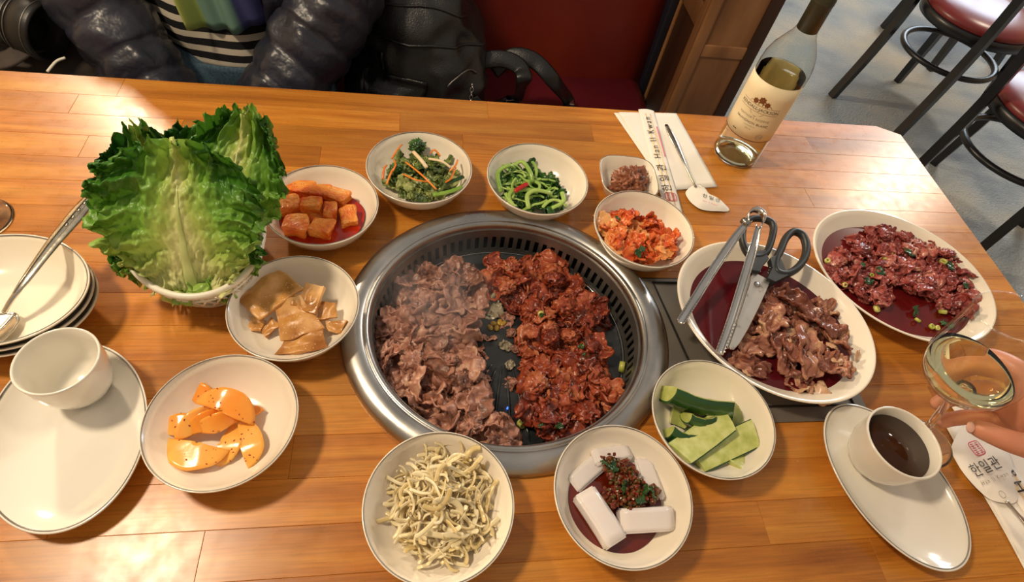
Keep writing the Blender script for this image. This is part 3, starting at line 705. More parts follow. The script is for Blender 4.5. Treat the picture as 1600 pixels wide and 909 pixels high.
# ------------------------------------------------------------------ meat on the grill
GZ = TZ - 0.035
rr = random.Random(21)
beef_kinds = [sheet_mesh('meat_slice', 30 + i, rr.uniform(0.040, 0.055), rr.uniform(0.044, 0.064), 30, 0.0085, 46, 0.0022, m_beef, fine=0.0008) for i in range(8)] + \
             [lump_mesh('meat_slice', 60 + i, (0.017, 0.014, 0.008), 0.55, 2.1, m_beef, 4, 0.08, True) for i in range(3)]
_lp = [(628, 440), (655, 420), (700, 418), (745, 425), (762, 448), (755, 500), (748, 540), (740, 580), (752, 620), (775, 650), (808, 672), (800, 695), (765, 703), (720, 690), (680, 668), (650, 640), (642, 610), (605, 600), (592, 570), (590, 520), (622, 500), (640, 480)]
left_poly = [(u - (11 if u > 735 else 0), v) for u, v in _lp]
k_ = 0
for layer, (n, mind, dz) in enumerate(((44, 0.0185, 0.008), (32, 0.021, 0.014), (15, 0.026, 0.019))):
    for (x, y) in scatter(left_poly, GZ + dz, n, rr, mind):
        m = rr.choice(beef_kinds)
        o = link('grilled_beef_slice', m, None, (x, y, GZ + dz + rr.uniform(-0.002, 0.003)), rot3(rr, 0.35), rr.uniform(0.62, 0.95))
        tag(o, 'greyish pink beef slice ' + where(x, y, -0.062, 0.005, 0.035, 0.055) + ' of the left heap on the grill', 'meat', 'beef slices heaped on the left of the grill'); k_ += 1
for (u, v) in ((626, 488), (788, 662), (800, 680)):
    p = P(u, v, GZ + 0.004); o = link('grilled_beef_slice', beef_kinds[9], None, p, rot3(rr, 0.3), 0.6)
    tag(o, 'greyish pink beef slice in the left heap on the grill', 'meat', 'beef slices heaped on the left of the grill')
spicy_kinds = [sheet_mesh('meat_slice', 80 + i, rr.uniform(0.036, 0.050), rr.uniform(0.040, 0.056), 30, 0.009, 58, 0.0022, m_spicy, fine=0.0010) for i in range(8)] + \
              [lump_mesh('meat_slice', 100 + i, (0.015, 0.013, 0.009), 0.6, 2.4, m_spicy, 4, 0.1, True) for i in range(3)]
_rp = [(765, 425), (800, 416), (850, 418), (885, 430), (915, 462), (942, 498), (930, 508), (912, 510), (932, 540), (935, 570), (962, 610), (970, 640), (940, 655), (895, 645), (890, 675), (860, 678), (835, 650), (818, 620), (812, 590), (812, 540), (822, 500), (800, 470), (772, 450)]
right_poly = [(u + (9 if u < 824 and v > 480 else 0), v) for u, v in _rp]
for layer, (n, mind, dz) in enumerate(((50, 0.017, 0.008), (36, 0.019, 0.014), (18, 0.024, 0.019))):
    for (x, y) in scatter(right_poly, GZ + dz, n, rr, mind):
        m = rr.choice(spicy_kinds)
        o = link('grilled_spicy_slice', m, None, (x, y, GZ + dz + rr.uniform(-0.002, 0.003)), rot3(rr, 0.35), rr.uniform(0.62, 0.95))
        tag(o, 'red chilli coated meat slice ' + where(x, y, 0.062, 0.015, 0.03, 0.05) + ' of the right heap on the grill', 'meat', 'spicy meat slices heaped on the right of the grill')
for (u, v, s_) in ((752, 600, .5), (760, 585, .35), (748, 560, .4), (800, 520, .4), (806, 545, .35), (796, 600, .3), (790, 500, .45), (765, 525, .3), (612, 470, .35), (600, 628, .3)):
    o = link('grilled_beef_scrap', rr.choice(beef_kinds), None, P(u, v, GZ + 0.004), rot3(rr, 0.3), s_); tag(o, 'small browned beef scrap on the bare grill plate', 'meat', 'beef scraps on the bare grill plate')
bean_m = lump_mesh('bean', 5, (0.0035, 0.0045, 0.002), 0.2, 1.5, M('glossy_yellow_onion_bit', [(0.3, rgb(150, 112, 30)), (0.7, rgb(196, 160, 60))], scale=60, rough=0.25), 2)
for (u, v) in ((771, 505), (781, 503), (766, 511), (786, 505), (776, 512)):
    o = link('onion_bit', bean_m, None, P(u, v, GZ + 0.004), rot3(rr, 0.3)); tag(o, 'yellowish onion bit frying between the two meat heaps', 'vegetable', 'onion bits between the meat heaps')
onion_sheet = sheet_mesh('translucent_onion', 131, 0.036, 0.046, 24, 0.006, 70, 0.0012, M('translucent_fried_onion', [(0.3, rgb(110, 100, 80)), (0.7, rgb(164, 152, 124))], scale=50, detail=5, rough=0.25, bump=0.3, sss=0.1, sssr=(0.004, 0.004, 0.003)))
for (u, v, s, r) in ((765, 478, 0.8, 0.3), (770, 462, 0.6, 2.0), (790, 540, 0.35, 1.0), (797, 570, 0.3, 2.2)):
    o = link('onion_slice', onion_sheet, None, P(u, v, GZ + 0.006), (0.1, -0.1, r), s); tag(o, 'limp translucent onion slice between the two meat heaps', 'vegetable', 'onion slices between the meat heaps')
scal_mesh = MB().lathe([(0.0022, -0.002), (0.0040, -0.002), (0.0043, 0), (0.0040, 0.002), (0.0022, 0.002), (0.0018, 0), (0.0022, -0.002)], 20).mesh('scallion_piece', m_scallion)
for (u, v, s, r, lb) in ((972, 573, 1.6, 1.2, 'bright scallion piece at the right rim of the grill plate'), (817, 661, 1.5, 0.4, 'green scallion piece at the front of the grill plate'), (845, 490, 0.9, 0.2, 'small green scallion bit on the spicy meat near its middle'), (925, 473, 1.1, 0.9, 'scallion bit behind the spicy meat at the collar'), (852, 420, 1.1, 0.4, 'scallion bit at the far tip of the spicy meat')):
    o = link('scallion_piece', scal_mesh, None, P(u, v, GZ + (0.004 if u != 845 else 0.026)), (1.3, 0, r), s); tag(o, lb, 'vegetable')
leafbit = sheet_mesh('leaf_bit', 141, 0.012, 0.016, 12, 0.003, 120, 0.0008, m_scalgreen)
for i, (u, v) in enumerate(((848, 492), (908, 540), (915, 555), (846, 665), (873, 665))):
    o = link('scallion_leaf', leafbit, None, P(u, v, GZ + 0.027), rot3(rr, 0.4), 0.55); tag(o, 'dark green scallion leaf bit on the spicy meat', 'vegetable', 'scallion leaf bits on the spicy meat')

# ------------------------------------------------------------------ beef platter: big slices
rr = random.Random(5)
raw_kinds = [sheet_mesh('meat_slice', 150 + i, 0.040, 0.075, 34, 0.0075, 44, 0.0035, m_rawbeef, curl=0.25) for i in range(7)]
PZ = TZ + 0.024
# (centre px, direction px, length scale, width scale, height)
big = [((1205, 520), (1203, 572), 0.8, 0.95, 0.010), ((1165, 535), (1200, 585), 0.72, 0.8, 0.004), ((1262, 545), (1275, 612), 1.05, 1.0, 0.013), ((1238, 530), (1250, 592), 1.0, 0.75, 0.010), ((1300, 520), (1348, 585), 0.95, 0.75, 0.008), ((1282, 500), (1335, 540), 0.85, 0.8, 0.014), ((1245, 475), (1300, 512), 0.9, 0.75, 0.018), ((1215, 470), (1262, 492), 0.8, 0.8, 0.012), ((1200, 490), (1230, 520), 0.8, 0.85, 0.014), ((1175, 572), (1230, 592), 0.75, 0.6, 0.002), ((1310, 570), (1345, 585), 0.55, 0.8, 0.010), ((1290, 480), (1308, 492), 0.55, 0.6, 0.003), ((1225, 555), (1240, 600), 0.8, 0.7, 0.006), ((1285, 560), (1290, 600), 0.8, 0.8, 0.004), ((1250, 600), (1290, 608), 0.55, 0.6, -0.002), ((1185, 510), (1180, 560), 0.7, 0.7, 0.002), ((1258, 505), (1300, 540), 0.9, 0.8, 0.004), ((1230, 500), (1260, 540), 0.9, 0.9, 0.002)]
for i, (a, b, sl, sw, dz) in enumerate(big):
    p, q = P(*a, PZ + dz), P(*b, PZ + dz); d = q - p
    o = link('raw_beef_slice', raw_kinds[i % 7], None, p, (rr.gauss(0, 0.16), rr.gauss(0, 0.14), math.atan2(d.y, d.x) - pi / 2), (sw * 0.85, sl * 0.85, 0.9))
    tag(o, 'folded brownish beef slice ' + where(p.x, p.y, 0.318, -0.035, 0.035, 0.03) + ' of the marinated pile under the scissors', 'meat', 'marinated beef slices on the near platter')
fatm = lump_mesh('fat', 3, (0.008, 0.013, 0.0022), 0.55, 1.6, M('cream_beef_fat', [(0.3, rgb(190, 140, 108)), (0.7, rgb(222, 184, 148))], scale=50, rough=0.25), 3)
for (u, v, s) in ((1240, 520, 0.7), (1238, 535, 0.8), (1300, 540, 0.5), (1305, 560, 0.7), (1170, 580, 0.8), (1285, 615, 1.0), (1197, 480, 0.6), (1340, 555, 0.5)):
    o = link('fat_bit', fatm, None, P(u, v, PZ + 0.010 if v < 570 else PZ), rot3(rr, 0.3), s); tag(o, 'cream coloured fat bit among the marinated beef slices', 'fat', 'fat bits on the near platter')

# ------------------------------------------------------------------ far platter: shaved meat, scallions
rr = random.Random(9)
pork_kinds = [sheet_mesh('meat_slice', 170 + i, 0.03, 0.038, 26, 0.008, 84, 0.0018, m_rawpork) for i in range(7)] + [lump_mesh('meat_slice', 190 + i, (0.013, 0.011, 0.006), 0.6, 2.6, m_rawpork, 4, 0.1, True) for i in range(3)]
pork_poly = [(1340, 372), (1380, 360), (1420, 368), (1470, 385), (1500, 408), (1515, 440), (1520, 470), (1500, 490), (1480, 478), (1455, 462), (1430, 450), (1400, 430), (1385, 460), (1370, 478), (1345, 462), (1315, 445), (1298, 420), (1310, 400), (1335, 395)]
QZ = TZ + 0.0195
for n, mind, dz in ((80, 0.013, 0.001), (44, 0.015, 0.007), (18, 0.02, 0.012)):
    for (x, y) in scatter(pork_poly, QZ + dz, n, rr, mind):
        o = link('raw_shaved_meat', rr.choice(pork_kinds), None, (x, y, QZ + dz + rr.uniform(-0.002, 0.002)), rot3(rr, 0.3), rr.uniform(0.6, 0.95))
        tag(o, 'reddish shaved raw meat piece ' + where(x, y, 0.525, 0.058, 0.03, 0.03) + ' of the far platter', 'meat', 'shaved meat on the far platter')
for (u, v, s) in ((1384, 405, 1.1), (1293, 407, 0.9), (1333, 432, 1.1), (1340, 428, 0.8), (1395, 398, 0.8), (1474, 409, 1.2), (1370, 482, 1.2), (1473, 487, 1.2), (1434, 500, 0.9), (1456, 510, 0.9), (1320, 445, 0.8), (1362, 430, 0.7), (1385, 383, 0.7), (1465, 512, 0.8)):
    o = link('scallion_slice', scal_mesh, None, P(u, v, QZ + 0.010 if v < 480 else QZ + 0.003), rot3(rr, 0.5), s * 0.95); tag(o, 'pale yellow scallion slice scattered on the shaved meat', 'vegetable', 'scallion slices on the far platter')
for (u, v, s) in ((1355, 437, 1.0), (1423, 394, 0.9), (1347, 412, 0.6), (1376, 424, 0.8), (1433, 486, 1.0), (1486, 415, 0.8), (1510, 446, 0.8), (1480, 505, 1.0)):
    o = link('scallion_leaf', leafbit, None, P(u, v, QZ + 0.014 if v < 480 else QZ + 0.003), rot3(rr, 0.3), s); tag(o, 'dark green scallion leaf bit on the shaved meat', 'vegetable', 'scallion leaf bits on the far platter')

# ------------------------------------------------------------------ A: radish cubes
def cube_mesh(seed):
    bm = bmesh.new(); bmesh.ops.create_cube(bm, size=1.0)
    bmesh.ops.bevel(bm, geom=list(bm.edges), offset=0.16, segments=3, affect='EDGES', profile=0.6)
    bmesh.ops.subdivide_edges(bm, edges=list(bm.edges), cuts=1, use_grid_fill=True)
    for q in bm.verts: q.co += nv(q.co, 1.6, seed) * 0.17
    m = bpy.data.meshes.new('cube'); bm.to_mesh(m); bm.free(); m.polygons.foreach_set('use_smooth', [True] * len(m.polygons)); m.materials.append(m_radish); return m
cubes = [cube_mesh(i) for i in range(4)]
AZ = TZ + 0.0165
for i, (u, v, sx, sy, sz, a, dz, lb) in enumerate([
    (468, 297, .026, .018, .016, -10, .004, 'long orange radish piece at the back left of the kimchi bowl'), (452, 322, .021, .018, .016, 12, .006, 'orange radish cube at the left of the kimchi bowl, nearest the lettuce'),
    (488, 322, .021, .013, .017, -4, .012, 'flat topped radish cube in the middle of the kimchi bowl'), (502, 302, .024, .015, .014, 5, .003, 'radish piece at the back middle of the kimchi bowl'),
    (528, 308, .022, .016, .015, -30, .005, 'chilli speckled radish piece at the back right of the kimchi bowl'), (516, 331, .013, .017, .016, 4, .008, 'narrow radish piece right of the flat topped cube'),
    (545, 340, .018, .021, .017, 14, .004, 'pale speckled radish cube at the far right of the kimchi bowl'), (463, 354, .023, .021, .018, -3, .006, 'largest radish cube at the front left of the kimchi bowl'),
    (503, 358, .020, .018, .017, -12, .005, 'redder radish cube at the front middle of the kimchi bowl'), (492, 342, .018, .014, .014, 20, .000, 'small radish piece half sunk between the front cubes'),
    (441, 291, .016, .012, .010, 30, .003, 'dark chilli coated radish end at the back edge of the kimchi bowl')]):
    o = link('radish_cube', cubes[i % 4], None, P(u, v, AZ + dz), (R.gauss(0, .1), R.gauss(0, .1), math.radians(a)), (sx * 1.2, sy * 1.22, sz * 1.1)); tag(o, lb, 'vegetable', 'radish kimchi cubes')

# ------------------------------------------------------------------ E: fishcake
def quad_slab(name, px, zs, thick, mat, seed, amp=0.0034, n=16):
    c = [P(455 + (u - 461) * 0.95, 487 + (v - 490) * 0.95, z) for (u, v), z in zip(px, zs)]
    amp *= min(1.0, ((c[0] - c[2]).length + (c[1] - c[3]).length) / 0.10)
    ctr = sum(c, Vector()) / 4
    def fn(a, b):
        # rounded outline
        p = (c[0] * (1 - a) + c[1] * a) * (1 - b) + (c[3] * (1 - a) + c[2] * a) * b
        return p - ctr + Vector((0, 0, 1)) * (amp * 1.6 * noise.noise(Vector((a * 2.2, b * 2.2, seed)))) + nv(p, 60, seed) * amp * 0.35
    mb = MB().grid(fn, n, n, thick)
    o = link(name, mb.mesh(name, mat), None, ctr)
    bv = o.modifiers.new('bevel', 'BEVEL'); bv.width = 0.0009; bv.segments = 2; bv.limit_method = 'ANGLE'; bv.angle_limit = 0.9
    return o
EZ = TZ + 0.010
for i, (px, dz, lb) in enumerate([
    ([(385, 520), (411, 522), (418, 505), (389, 496)], (.004, .004, .006, .006), 'small fishcake scrap under the largest sheet'),
    ([(412, 523), (418, 531), (443, 512), (428, 498)], (.003, .003, .008, .008), 'narrow fishcake strip leaning beside the middle sheet'),
    ([(519, 522), (541, 524), (553, 503), (517, 505)], (.006, .008, .013, .008), 'small fishcake piece at the right rim side'),
    ([(431, 561), (522, 549), (512, 520), (452, 538)], (.004, .006, .016, .010), 'fishcake sheet nearest the viewer'),
    ([(503, 503), (537, 499), (534, 474), (509, 473)], (.012, .013, .016, .016), 'speckled fishcake square second from the right'),
    ([(444, 538), (516, 517), (476, 462), (433, 476)], (.010, .013, .024, .020), 'fishcake sheet in the middle of the bowl'),
    ([(459, 478), (480, 480), (482, 460), (462, 462)], (.020, .020, .022, .022), 'small curled fishcake end in the middle'),
    ([(470, 482), (501, 494), (514, 447), (484, 442)], (.020, .020, .026, .026), 'sesame speckled fishcake square standing at the back'),
    ([(366, 468), (407, 502), (482, 449), (440, 419)], (.016, .017, .027, .026), 'largest fishcake sheet at the back left')]):
    o = quad_slab('fishcake_slice', px, [EZ + d for d in dz], 0.0042, m_fish, 11 + i); tag(o, lb, 'fishcake', 'braised fishcake slices')

# ------------------------------------------------------------------ F: orange pickle slices
def halfmoon(name, seed, r, thick, bend, full=0.5):
    def fn(u, v):
        a = (u - 0.5) * 2 * pi * full; q = 0.06 + 0.94 * v
        x = r * q * math.sin(a); y = r * q * math.cos(a) * 0.86 - r * 0.25
        p = Vector((x, y, 0)); d = nv(p, 50, seed) * 0.0018
        return (x + d.x, y + d.y, -bend * (x / r) ** 2 * r + d.z)
    return MB().grid(fn, 26, 8, thick).mesh(name, m_orange)
FZ = TZ + 0.0105
for i, (u, v, r, bend, full, rot, dz, lb) in enumerate([
    (305, 619, .022, .25, .34, (0.35, 0.0, -0.5), .006, 'yellowish pickle slice at the back of the orange heap'), (392, 648, .012, .2, .5, (0.1, 0, 0.8), .006, 'small dark pickle piece at the right back'),
    (352, 692, .022, .3, .5, (0.05, 0.1, -1.9), .004, 'deep orange pickle slice at the front middle'), (384, 690, .025, .2, .46, (0.05, 0.05, -1.2), .006, 'broad pickle slice at the right of the heap'),
    (275, 672, .024, .25, .32, (0.2, -0.2, 0.25), .007, 'pointed pickle slice at the left of the heap'), (312, 662, .022, .5, .5, (0.75, 0.1, 0.7), .013, 'pickle slice on edge in the middle, the left one'),
    (328, 664, .022, .5, .46, (0.75, 0.1, 0.5), .013, 'pickle slice on edge in the middle, the second from the left'), (342, 667, .022, .5, .42, (0.7, 0.1, 0.35), .013, 'pickle slice on edge in the middle, the third from the left'),
    (300, 702, .029, .15, .5, (0.0, 0.0, 2.9), .009, 'largest pickle slice at the front left'), (352, 634, .028, .35, .5, (0.2, 0.15, -0.35), .022, 'large folded pickle slice on top of the heap')]):
    o = link('pickle_slice', halfmoon('pickle_slice', 40 + i, r, 0.0026, bend, full), None, P(u, v, FZ + dz), rot); tag(o, lb, 'pickle', 'orange pickle slices')
FLECKS = True; flk = lump_mesh('chilli_flake', 2, (0.0008, 0.0006, 0.0003), 0.3, 1.5, m_fleck, 1)

# ------------------------------------------------------------------ G: radish shreds
rr = random.Random(33)
def strand_mesh(name, seed, L, r, mat, wig=0.5, flat=0.6, n=14):
    q = random.Random(seed); p = Vector((0, 0, 0)); a = q.uniform(0, 6.3); pts = []
    k = q.uniform(-1, 1) * wig
    for i in range(n):
        pts.append(p.copy()); a += k + q.gauss(0, wig * 0.5); p = p + Vector((math.cos(a), math.sin(a), q.gauss(0, 0.22))) * (L / n)
    c = sum(pts, Vector()) / n; pts = bez([x - c for x in pts[::2]], n * 2)
    return MB().tube(pts, [r * 0.5] + [r] * (n * 2 - 1) + [r * 0.4], 7, flat=flat).mesh(name, mat)
strs = [strand_mesh('radish_shred', 200 + i, rr.uniform(0.026, 0.046), rr.uniform(0.0011, 0.0026), m_sprout, 0.27, 0.20) for i in range(14)]
gx, gy = BW['G'][0], BW['G'][1]
gc = P(690, 785, TZ + 0.02)
for i in range(296):
    a = rr.uniform(0, 2 * pi); q = math.sqrt(rr.random()); rx, ry = 0.043, 0.047
    x = gc.x + rx * q * math.cos(a); y = gc.y + ry * q * math.sin(a)
    rb_ = math.hypot(x - gx, y - gy)
    base = zin(min(rb_, 0.06)) + 0.002
    top = 0.010 + 0.030 * max(0, 1 - q ** 2.2)
    z = TZ + base + top * (i / 296) ** 0.7
    o = link('radish_shred', strs[i % 14], None, (x, y, z), (rr.gauss(0, 0.55), rr.gauss(0, 0.55), rr.uniform(0, 6.3)), rr.uniform(0.7, 1.1))
    tag(o, 'pale translucent radish shred ' + where(x, y, gc.x, gc.y, 0.03, 0.03) + ' of the heaped foreground bowl', 'vegetable', 'radish shreds in the foreground bowl')

# ------------------------------------------------------------------ H: jelly blocks
HZ = TZ + 0.0062
def jelly(px0, px1, w, h, dz, tilt, lb):
    p, q = P(*px0, HZ + h / 2 + dz), P(*px1, HZ + h / 2 + dz); d = q - p; c = (p + q) / 2
    bm = bmesh.new(); bmesh.ops.create_cube(bm, size=1.0)
    for v_ in bm.verts: v_.co = Vector((v_.co.x * d.length, v_.co.y * w * (1 if v_.co.z < 0 else 0.9), v_.co.z * h))
    bmesh.ops.bevel(bm, geom=list(bm.edges), offset=0.0016, segments=3, affect='EDGES')
    bmesh.ops.subdivide_edges(bm, edges=[e for e in bm.edges if e.calc_length() > 0.01], cuts=6, use_grid_fill=True)
    for v_ in bm.verts: v_.co.z += 0.0018 * math.sin(v_.co.x * 60 + w * 900); v_.co.y += 0.0012 * math.sin(v_.co.x * 45)
    m = bpy.data.meshes.new('jelly_block'); bm.to_mesh(m); bm.free(); m.polygons.foreach_set('use_smooth', [True] * len(m.polygons)); m.materials.append(m_jelly)
    o = link('jelly_block', m, None, c, (tilt, 0, math.atan2(d.y, d.x))); tag(o, lb, 'jelly', 'white jelly blocks')
jelly((893, 757), (938, 722), .020, .012, .000, 0.1, 'white jelly block at the back left under the seasoning')
jelly((925, 716), (985, 706), .018, .012, .004, -0.1, 'white jelly block at the far back of the bowl')
jelly((1006, 716), (1022, 782), .020, .012, .002, 0.1, 'white jelly block along the right side of the bowl')
jelly((912, 768), (962, 850), .023, .015, .006, 0.0, 'longest white jelly block at the front left')
jelly((966, 812), (1050, 812), .023, .016, .006, 0.25, 'white jelly block lying across the front')
gm = MB(); rr = random.Random(3)
top_path = [(955, 722), (972, 728), (985, 742), (975, 752), (965, 765), (985, 768), (1003, 765), (1020, 772), (985, 782), (968, 775), (1000, 780), (955, 780), (960, 738), (995, 755)]
ico = bmesh.new(); bmesh.ops.create_icosphere(ico, subdivisions=1, radius=1.0); ico.verts.index_update()
iv = [v.co.copy() for v in ico.verts]; if_ = [tuple(v.index for v in f.verts) for f in ico.faces]; ico.free()
for (u, v) in top_path:
    c0 = P(u, v, HZ + 0.021)
    for k in range(5):
        c = c0 + Vector((rr.gauss(0, 0.003), rr.gauss(0, 0.003), rr.uniform(-0.008, -0.002))); w_ = rr.uniform(0.0035, 0.0055)
        gm.add([c + p * w_ * (1 + 0.25 * noise.noise(p * 2 + c * 300)) for p in iv], if_)
    for k in range(34):
        c = c0 + Vector((rr.gauss(0, 0.0042), rr.gauss(0, 0.0042), rr.uniform(-0.006, 0.004))); s = [rr.uniform(0.0007, 0.0026) for _ in range(3)]
        e = Matrix.Rotation(rr.uniform(0, 6), 3, 'Z') @ Matrix.Rotation(rr.uniform(0, 3), 3, 'X')
        gm.add([c + e @ Vector((p.x * s[0], p.y * s[1], p.z * s[2])) for p in iv], if_)
o = gm.obj('chopped_seasoning', m_garnish, smooth=False); tag(o, 'chopped chilli scallion seasoning heaped on the jelly blocks', 'seasoning', kind='stuff')
for (u, v, s) in ((948, 722, 1.0), (978, 762, 1.1), (1000, 778, 1.0), (1022, 770, 0.9), (960, 730, 0.8), (1008, 765, 0.8)):
    o = link('scallion_leaf', leafbit, None, P(u, v, HZ + 0.026), rot3(rr, 0.5), s * 0.8); tag(o, 'dark scallion bit in the seasoning on the jelly', 'vegetable', 'scallion bits on the jelly')

# ------------------------------------------------------------------ I: cucumber spears
def cucumber(px0, px1, z0, z1, roll, w, h, lb, slant=0.3):
    p, q = P(*px0, z0), P(*px1, z1); d = q - p; c = (p + q) / 2; L = d.length
    X = d.normalized(); Z = (Vector((0, 0, 1)) - X * X.z).normalized(); Y = Z.cross(X)
    Rm = Matrix((X, Y, Z)).transposed().to_4x4() @ Matrix.Rotation(roll, 4, 'X')
    t = thing('cucumber_spear', lb, 'cucumber', c, 0, 'cucumber spears'); t.matrix_world = Matrix.Translation(c) @ Rm
    n = 12; prof = []
    for k in range(n + 1):
        a = pi + pi * k / n; prof.append((w * math.cos(a), h * 1.0 * math.sin(a)))      # skin arc below
    inner = [(x * 0.93, y * 0.86 + 0.0002) for x, y in prof]
    def ext(sec, closed):
        mb = MB(); m = len(sec); V = []; F = []; NSG = 8
        for i in range(NSG + 1):
            s_ = i / NSG
            for (y, z) in sec:
                x = (s_ - 0.5) * L + slant * y * (1 if i > NSG / 2 else -0.6)
                bend = -0.004 * (1 - (2 * s_ - 1) ** 2)
                V.append((x, y, z + bend + 0.0004 * math.sin(s_ * 17 + y * 400)))
        for i in range(NSG):
            for k in range(m): F.append((i * m + k, i * m + (k + 1) % m, (i + 1) * m + (k + 1) % m, (i + 1) * m + k))
        F.append(tuple(reversed(range(m)))); F.append(tuple(NSG * m + k for k in range(m)))
        return mb.add(V, F)
    flesh = [(inner[0][0], 0.001), *inner, (inner[-1][0], 0.001), (w * 0.5, 0.0022), (-w * 0.5, 0.0022)]
    autosmooth(ext(list(reversed(flesh)), True).obj('flesh', m_cuke, t), 50)
    autosmooth(ext(list(reversed(prof + list(reversed(inner)))), True).obj('skin', m_cuke_skin, t), 50)
IZ = TZ + 0.0125
cucumber((1042, 672), (1088, 686), IZ + .008, IZ + .004, -1.5, .013, .009, 'cucumber spear skin side up at the lower left of the bowl')
cucumber((1050, 644), (1080, 655), IZ + .006, IZ + .006, 0.6, .012, .010, 'short cucumber piece under the long dark one at the left')
cucumber((1140, 642), (1172, 668), IZ + .004, IZ + .004, 0.4, .011, .008, 'small pale cucumber piece behind the spears at the right')
cucumber((1072, 648), (1116, 652), IZ + .016, IZ + .014, -1.2, .010, .009, 'short blue green cucumber piece in the middle')
cucumber((1142, 722), (1190, 692), IZ + .006, IZ + .006, -0.3, .015, .010, 'pale cucumber spear at the front right against the rim')
cucumber((1088, 718), (1180, 676), IZ + .010, IZ + .014, 0.1, .014, .010, 'long pale cucumber spear second from the front')
cucumber((1062, 708), (1138, 652), IZ + .018, IZ + .022, -0.1, .0145, .010, 'broad pale cucumber spear lying on top')
cucumber((1042, 606), (1148, 632), IZ + .022, IZ + .018, -1.15, .017, .016, 'longest cucumber spear with dark skin facing up at the back', 0.5)

# ------------------------------------------------------------------ B: mixed salad
rr = random.Random(44)
BZ = TZ + 0.011
gk = [sheet_mesh('salad_leaf', 220 + i, 0.02, 0.034, 18, 0.006, 110, 0.0010, m_greens2) for i in range(6)]
gpoly = [(612, 268), (632, 245), (665, 240), (700, 262), (722, 285), (724, 300), (700, 308), (668, 310), (640, 305), (612, 290)]
for n, mind, dz in ((24, 0.011, 0.004), (14, 0.014, 0.011)):
    for (x, y) in scatter(gpoly, BZ + dz, n, rr, mind, 'B'):
        o = link('salad_leaf', rr.choice(gk), None, (x, y, BZ + dz), rot3(rr, 0.4), rr.uniform(0.7, 1.0)); tag(o, 'olive green wilted leaf in the salad bowl with carrot shreds', 'vegetable', 'salad leaves')
flo = lump_mesh('broccoli', 7, (0.010, 0.009, 0.008), 0.5, 3.5, m_greens, 4, 0.25)
for (u, v, s, lb) in ((652, 228, 1.0, 'dark broccoli floret at the back of the salad bowl'), (620, 262, 0.7, 'small olive broccoli floret at the left of the salad bowl')):
    o = link('broccoli_floret', flo, None, P(u, v, BZ + 0.02), (0, 0, 0.4), s); tag(o, lb, 'vegetable')
def stick(name, pxs, zs, r, mat, lb, grp, flat=0.7):
    pts = bez([P(u, v, z) for (u, v), z in zip(pxs, zs)], 12); c = sum(pts, Vector()) / len(pts)
    o = MB().tube([p - c for p in pts], r, 6, flat=flat).obj(name, mat, loc=c); return tag(o, lb, 'vegetable', grp)
for pxs in ([(612, 248), (622, 232), (628, 226)], [(598, 280), (600, 264), (604, 258)], [(604, 288), (610, 272), (614, 264)], [(634, 253), (660, 274), (682, 296)], [(630, 272), (650, 281), (668, 284)], [(672, 240), (679, 234), (688, 244)], [(616, 250), (618, 258), (612, 270)], [(696, 285), (705, 278), (712, 262)], [(702, 268), (712, 258), (715, 250)]):
    stick('carrot_shred', pxs, (BZ + .022, BZ + .027, BZ + .022), 0.0014, m_carrot, 'thin orange carrot shred on the mixed greens', 'carrot shreds in the salad bowl')
stick('radish_stick', [(646, 237), (658, 250), (667, 262)], (BZ + .03, BZ + .032, BZ + .028), 0.0028, m_pale, 'pale radish stick lying on top of the mixed greens', None)
stick('radish_stick', [(670, 248), (690, 252), (705, 262)], (BZ + .022, BZ + .026, BZ + .022), 0.0020, m_pale, 'thinner pale radish stick at the right of the salad', None)
stick('pale_stalk', [(676, 304), (700, 300), (722, 292)], (BZ + .014, BZ + .016, BZ + .016), 0.0032, m_stem, 'light green stalk at the right front of the salad bowl', None)
stick('cucumber_strip', [(696, 286), (712, 281), (724, 276)], (BZ + .020, BZ + .022, BZ + .022), 0.0032, m_cuke_skin, 'dark cucumber skin strip at the right of the salad bowl', None)

# ------------------------------------------------------------------ C: wilted greens
rr = random.Random(55)
CZ = TZ + 0.010
ck = [sheet_mesh('greens_leaf', 240 + i, 0.018, 0.034, 18, 0.006, 110, 0.0009, m_greens) for i in range(6)]
cpoly = [(785, 265), (810, 255), (845, 262), (868, 285), (878, 305), (868, 322), (838, 328), (808, 318), (788, 295)]
for n, mind, dz in ((24, 0.010, 0.003), (14, 0.013, 0.010)):
    for (x, y) in scatter(cpoly, CZ + dz, n, rr, mind, 'C'):
        o = link('greens_leaf', rr.choice(ck), None, (x, y, CZ + dz), rot3(rr, 0.4), rr.uniform(0.7, 1.0)); tag(o, 'dark wilted leaf in the bowl of bright green greens', 'vegetable', 'wilted green leaves')
ck2 = [strand_mesh('green_stalk', 260 + i, rr.uniform(0.045, 0.06), rr.uniform(0.0016, 0.0026), m_stem, 0.36, 0.5) for i in range(8)]
for (x, y) in scatter(cpoly, CZ + 0.02, 24, rr, 0.007, 'C'):
    o = link('green_stalk', rr.choice(ck2), None, (x, y, CZ + 0.016 + rr.uniform(-0.004, 0.004)), (rr.gauss(0, .25), rr.gauss(0, .25), rr.uniform(0, 6.3)), rr.uniform(0.7, 0.95)); tag(o, 'curved light green stem among the wilted greens', 'vegetable', 'light green stems of the wilted greens')
for pxs in ([(783, 300), (778, 270), (796, 258), (805, 262)], [(800, 262), (815, 252), (828, 268), (832, 285)], [(796, 322), (798, 300), (822, 296), (840, 300)], [(826, 326), (824, 305), (838, 297), (862, 302)], [(790, 302), (800, 318), (806, 322)], [(862, 325), (880, 315), (878, 300)]):
    stick('green_stalk', pxs, [CZ + .02, CZ + .026, CZ + .028, CZ + .022][:len(pxs)], 0.0030, m_stem, 'curved light green stem among the wilted greens', 'light green stems of the wilted greens', 0.5)
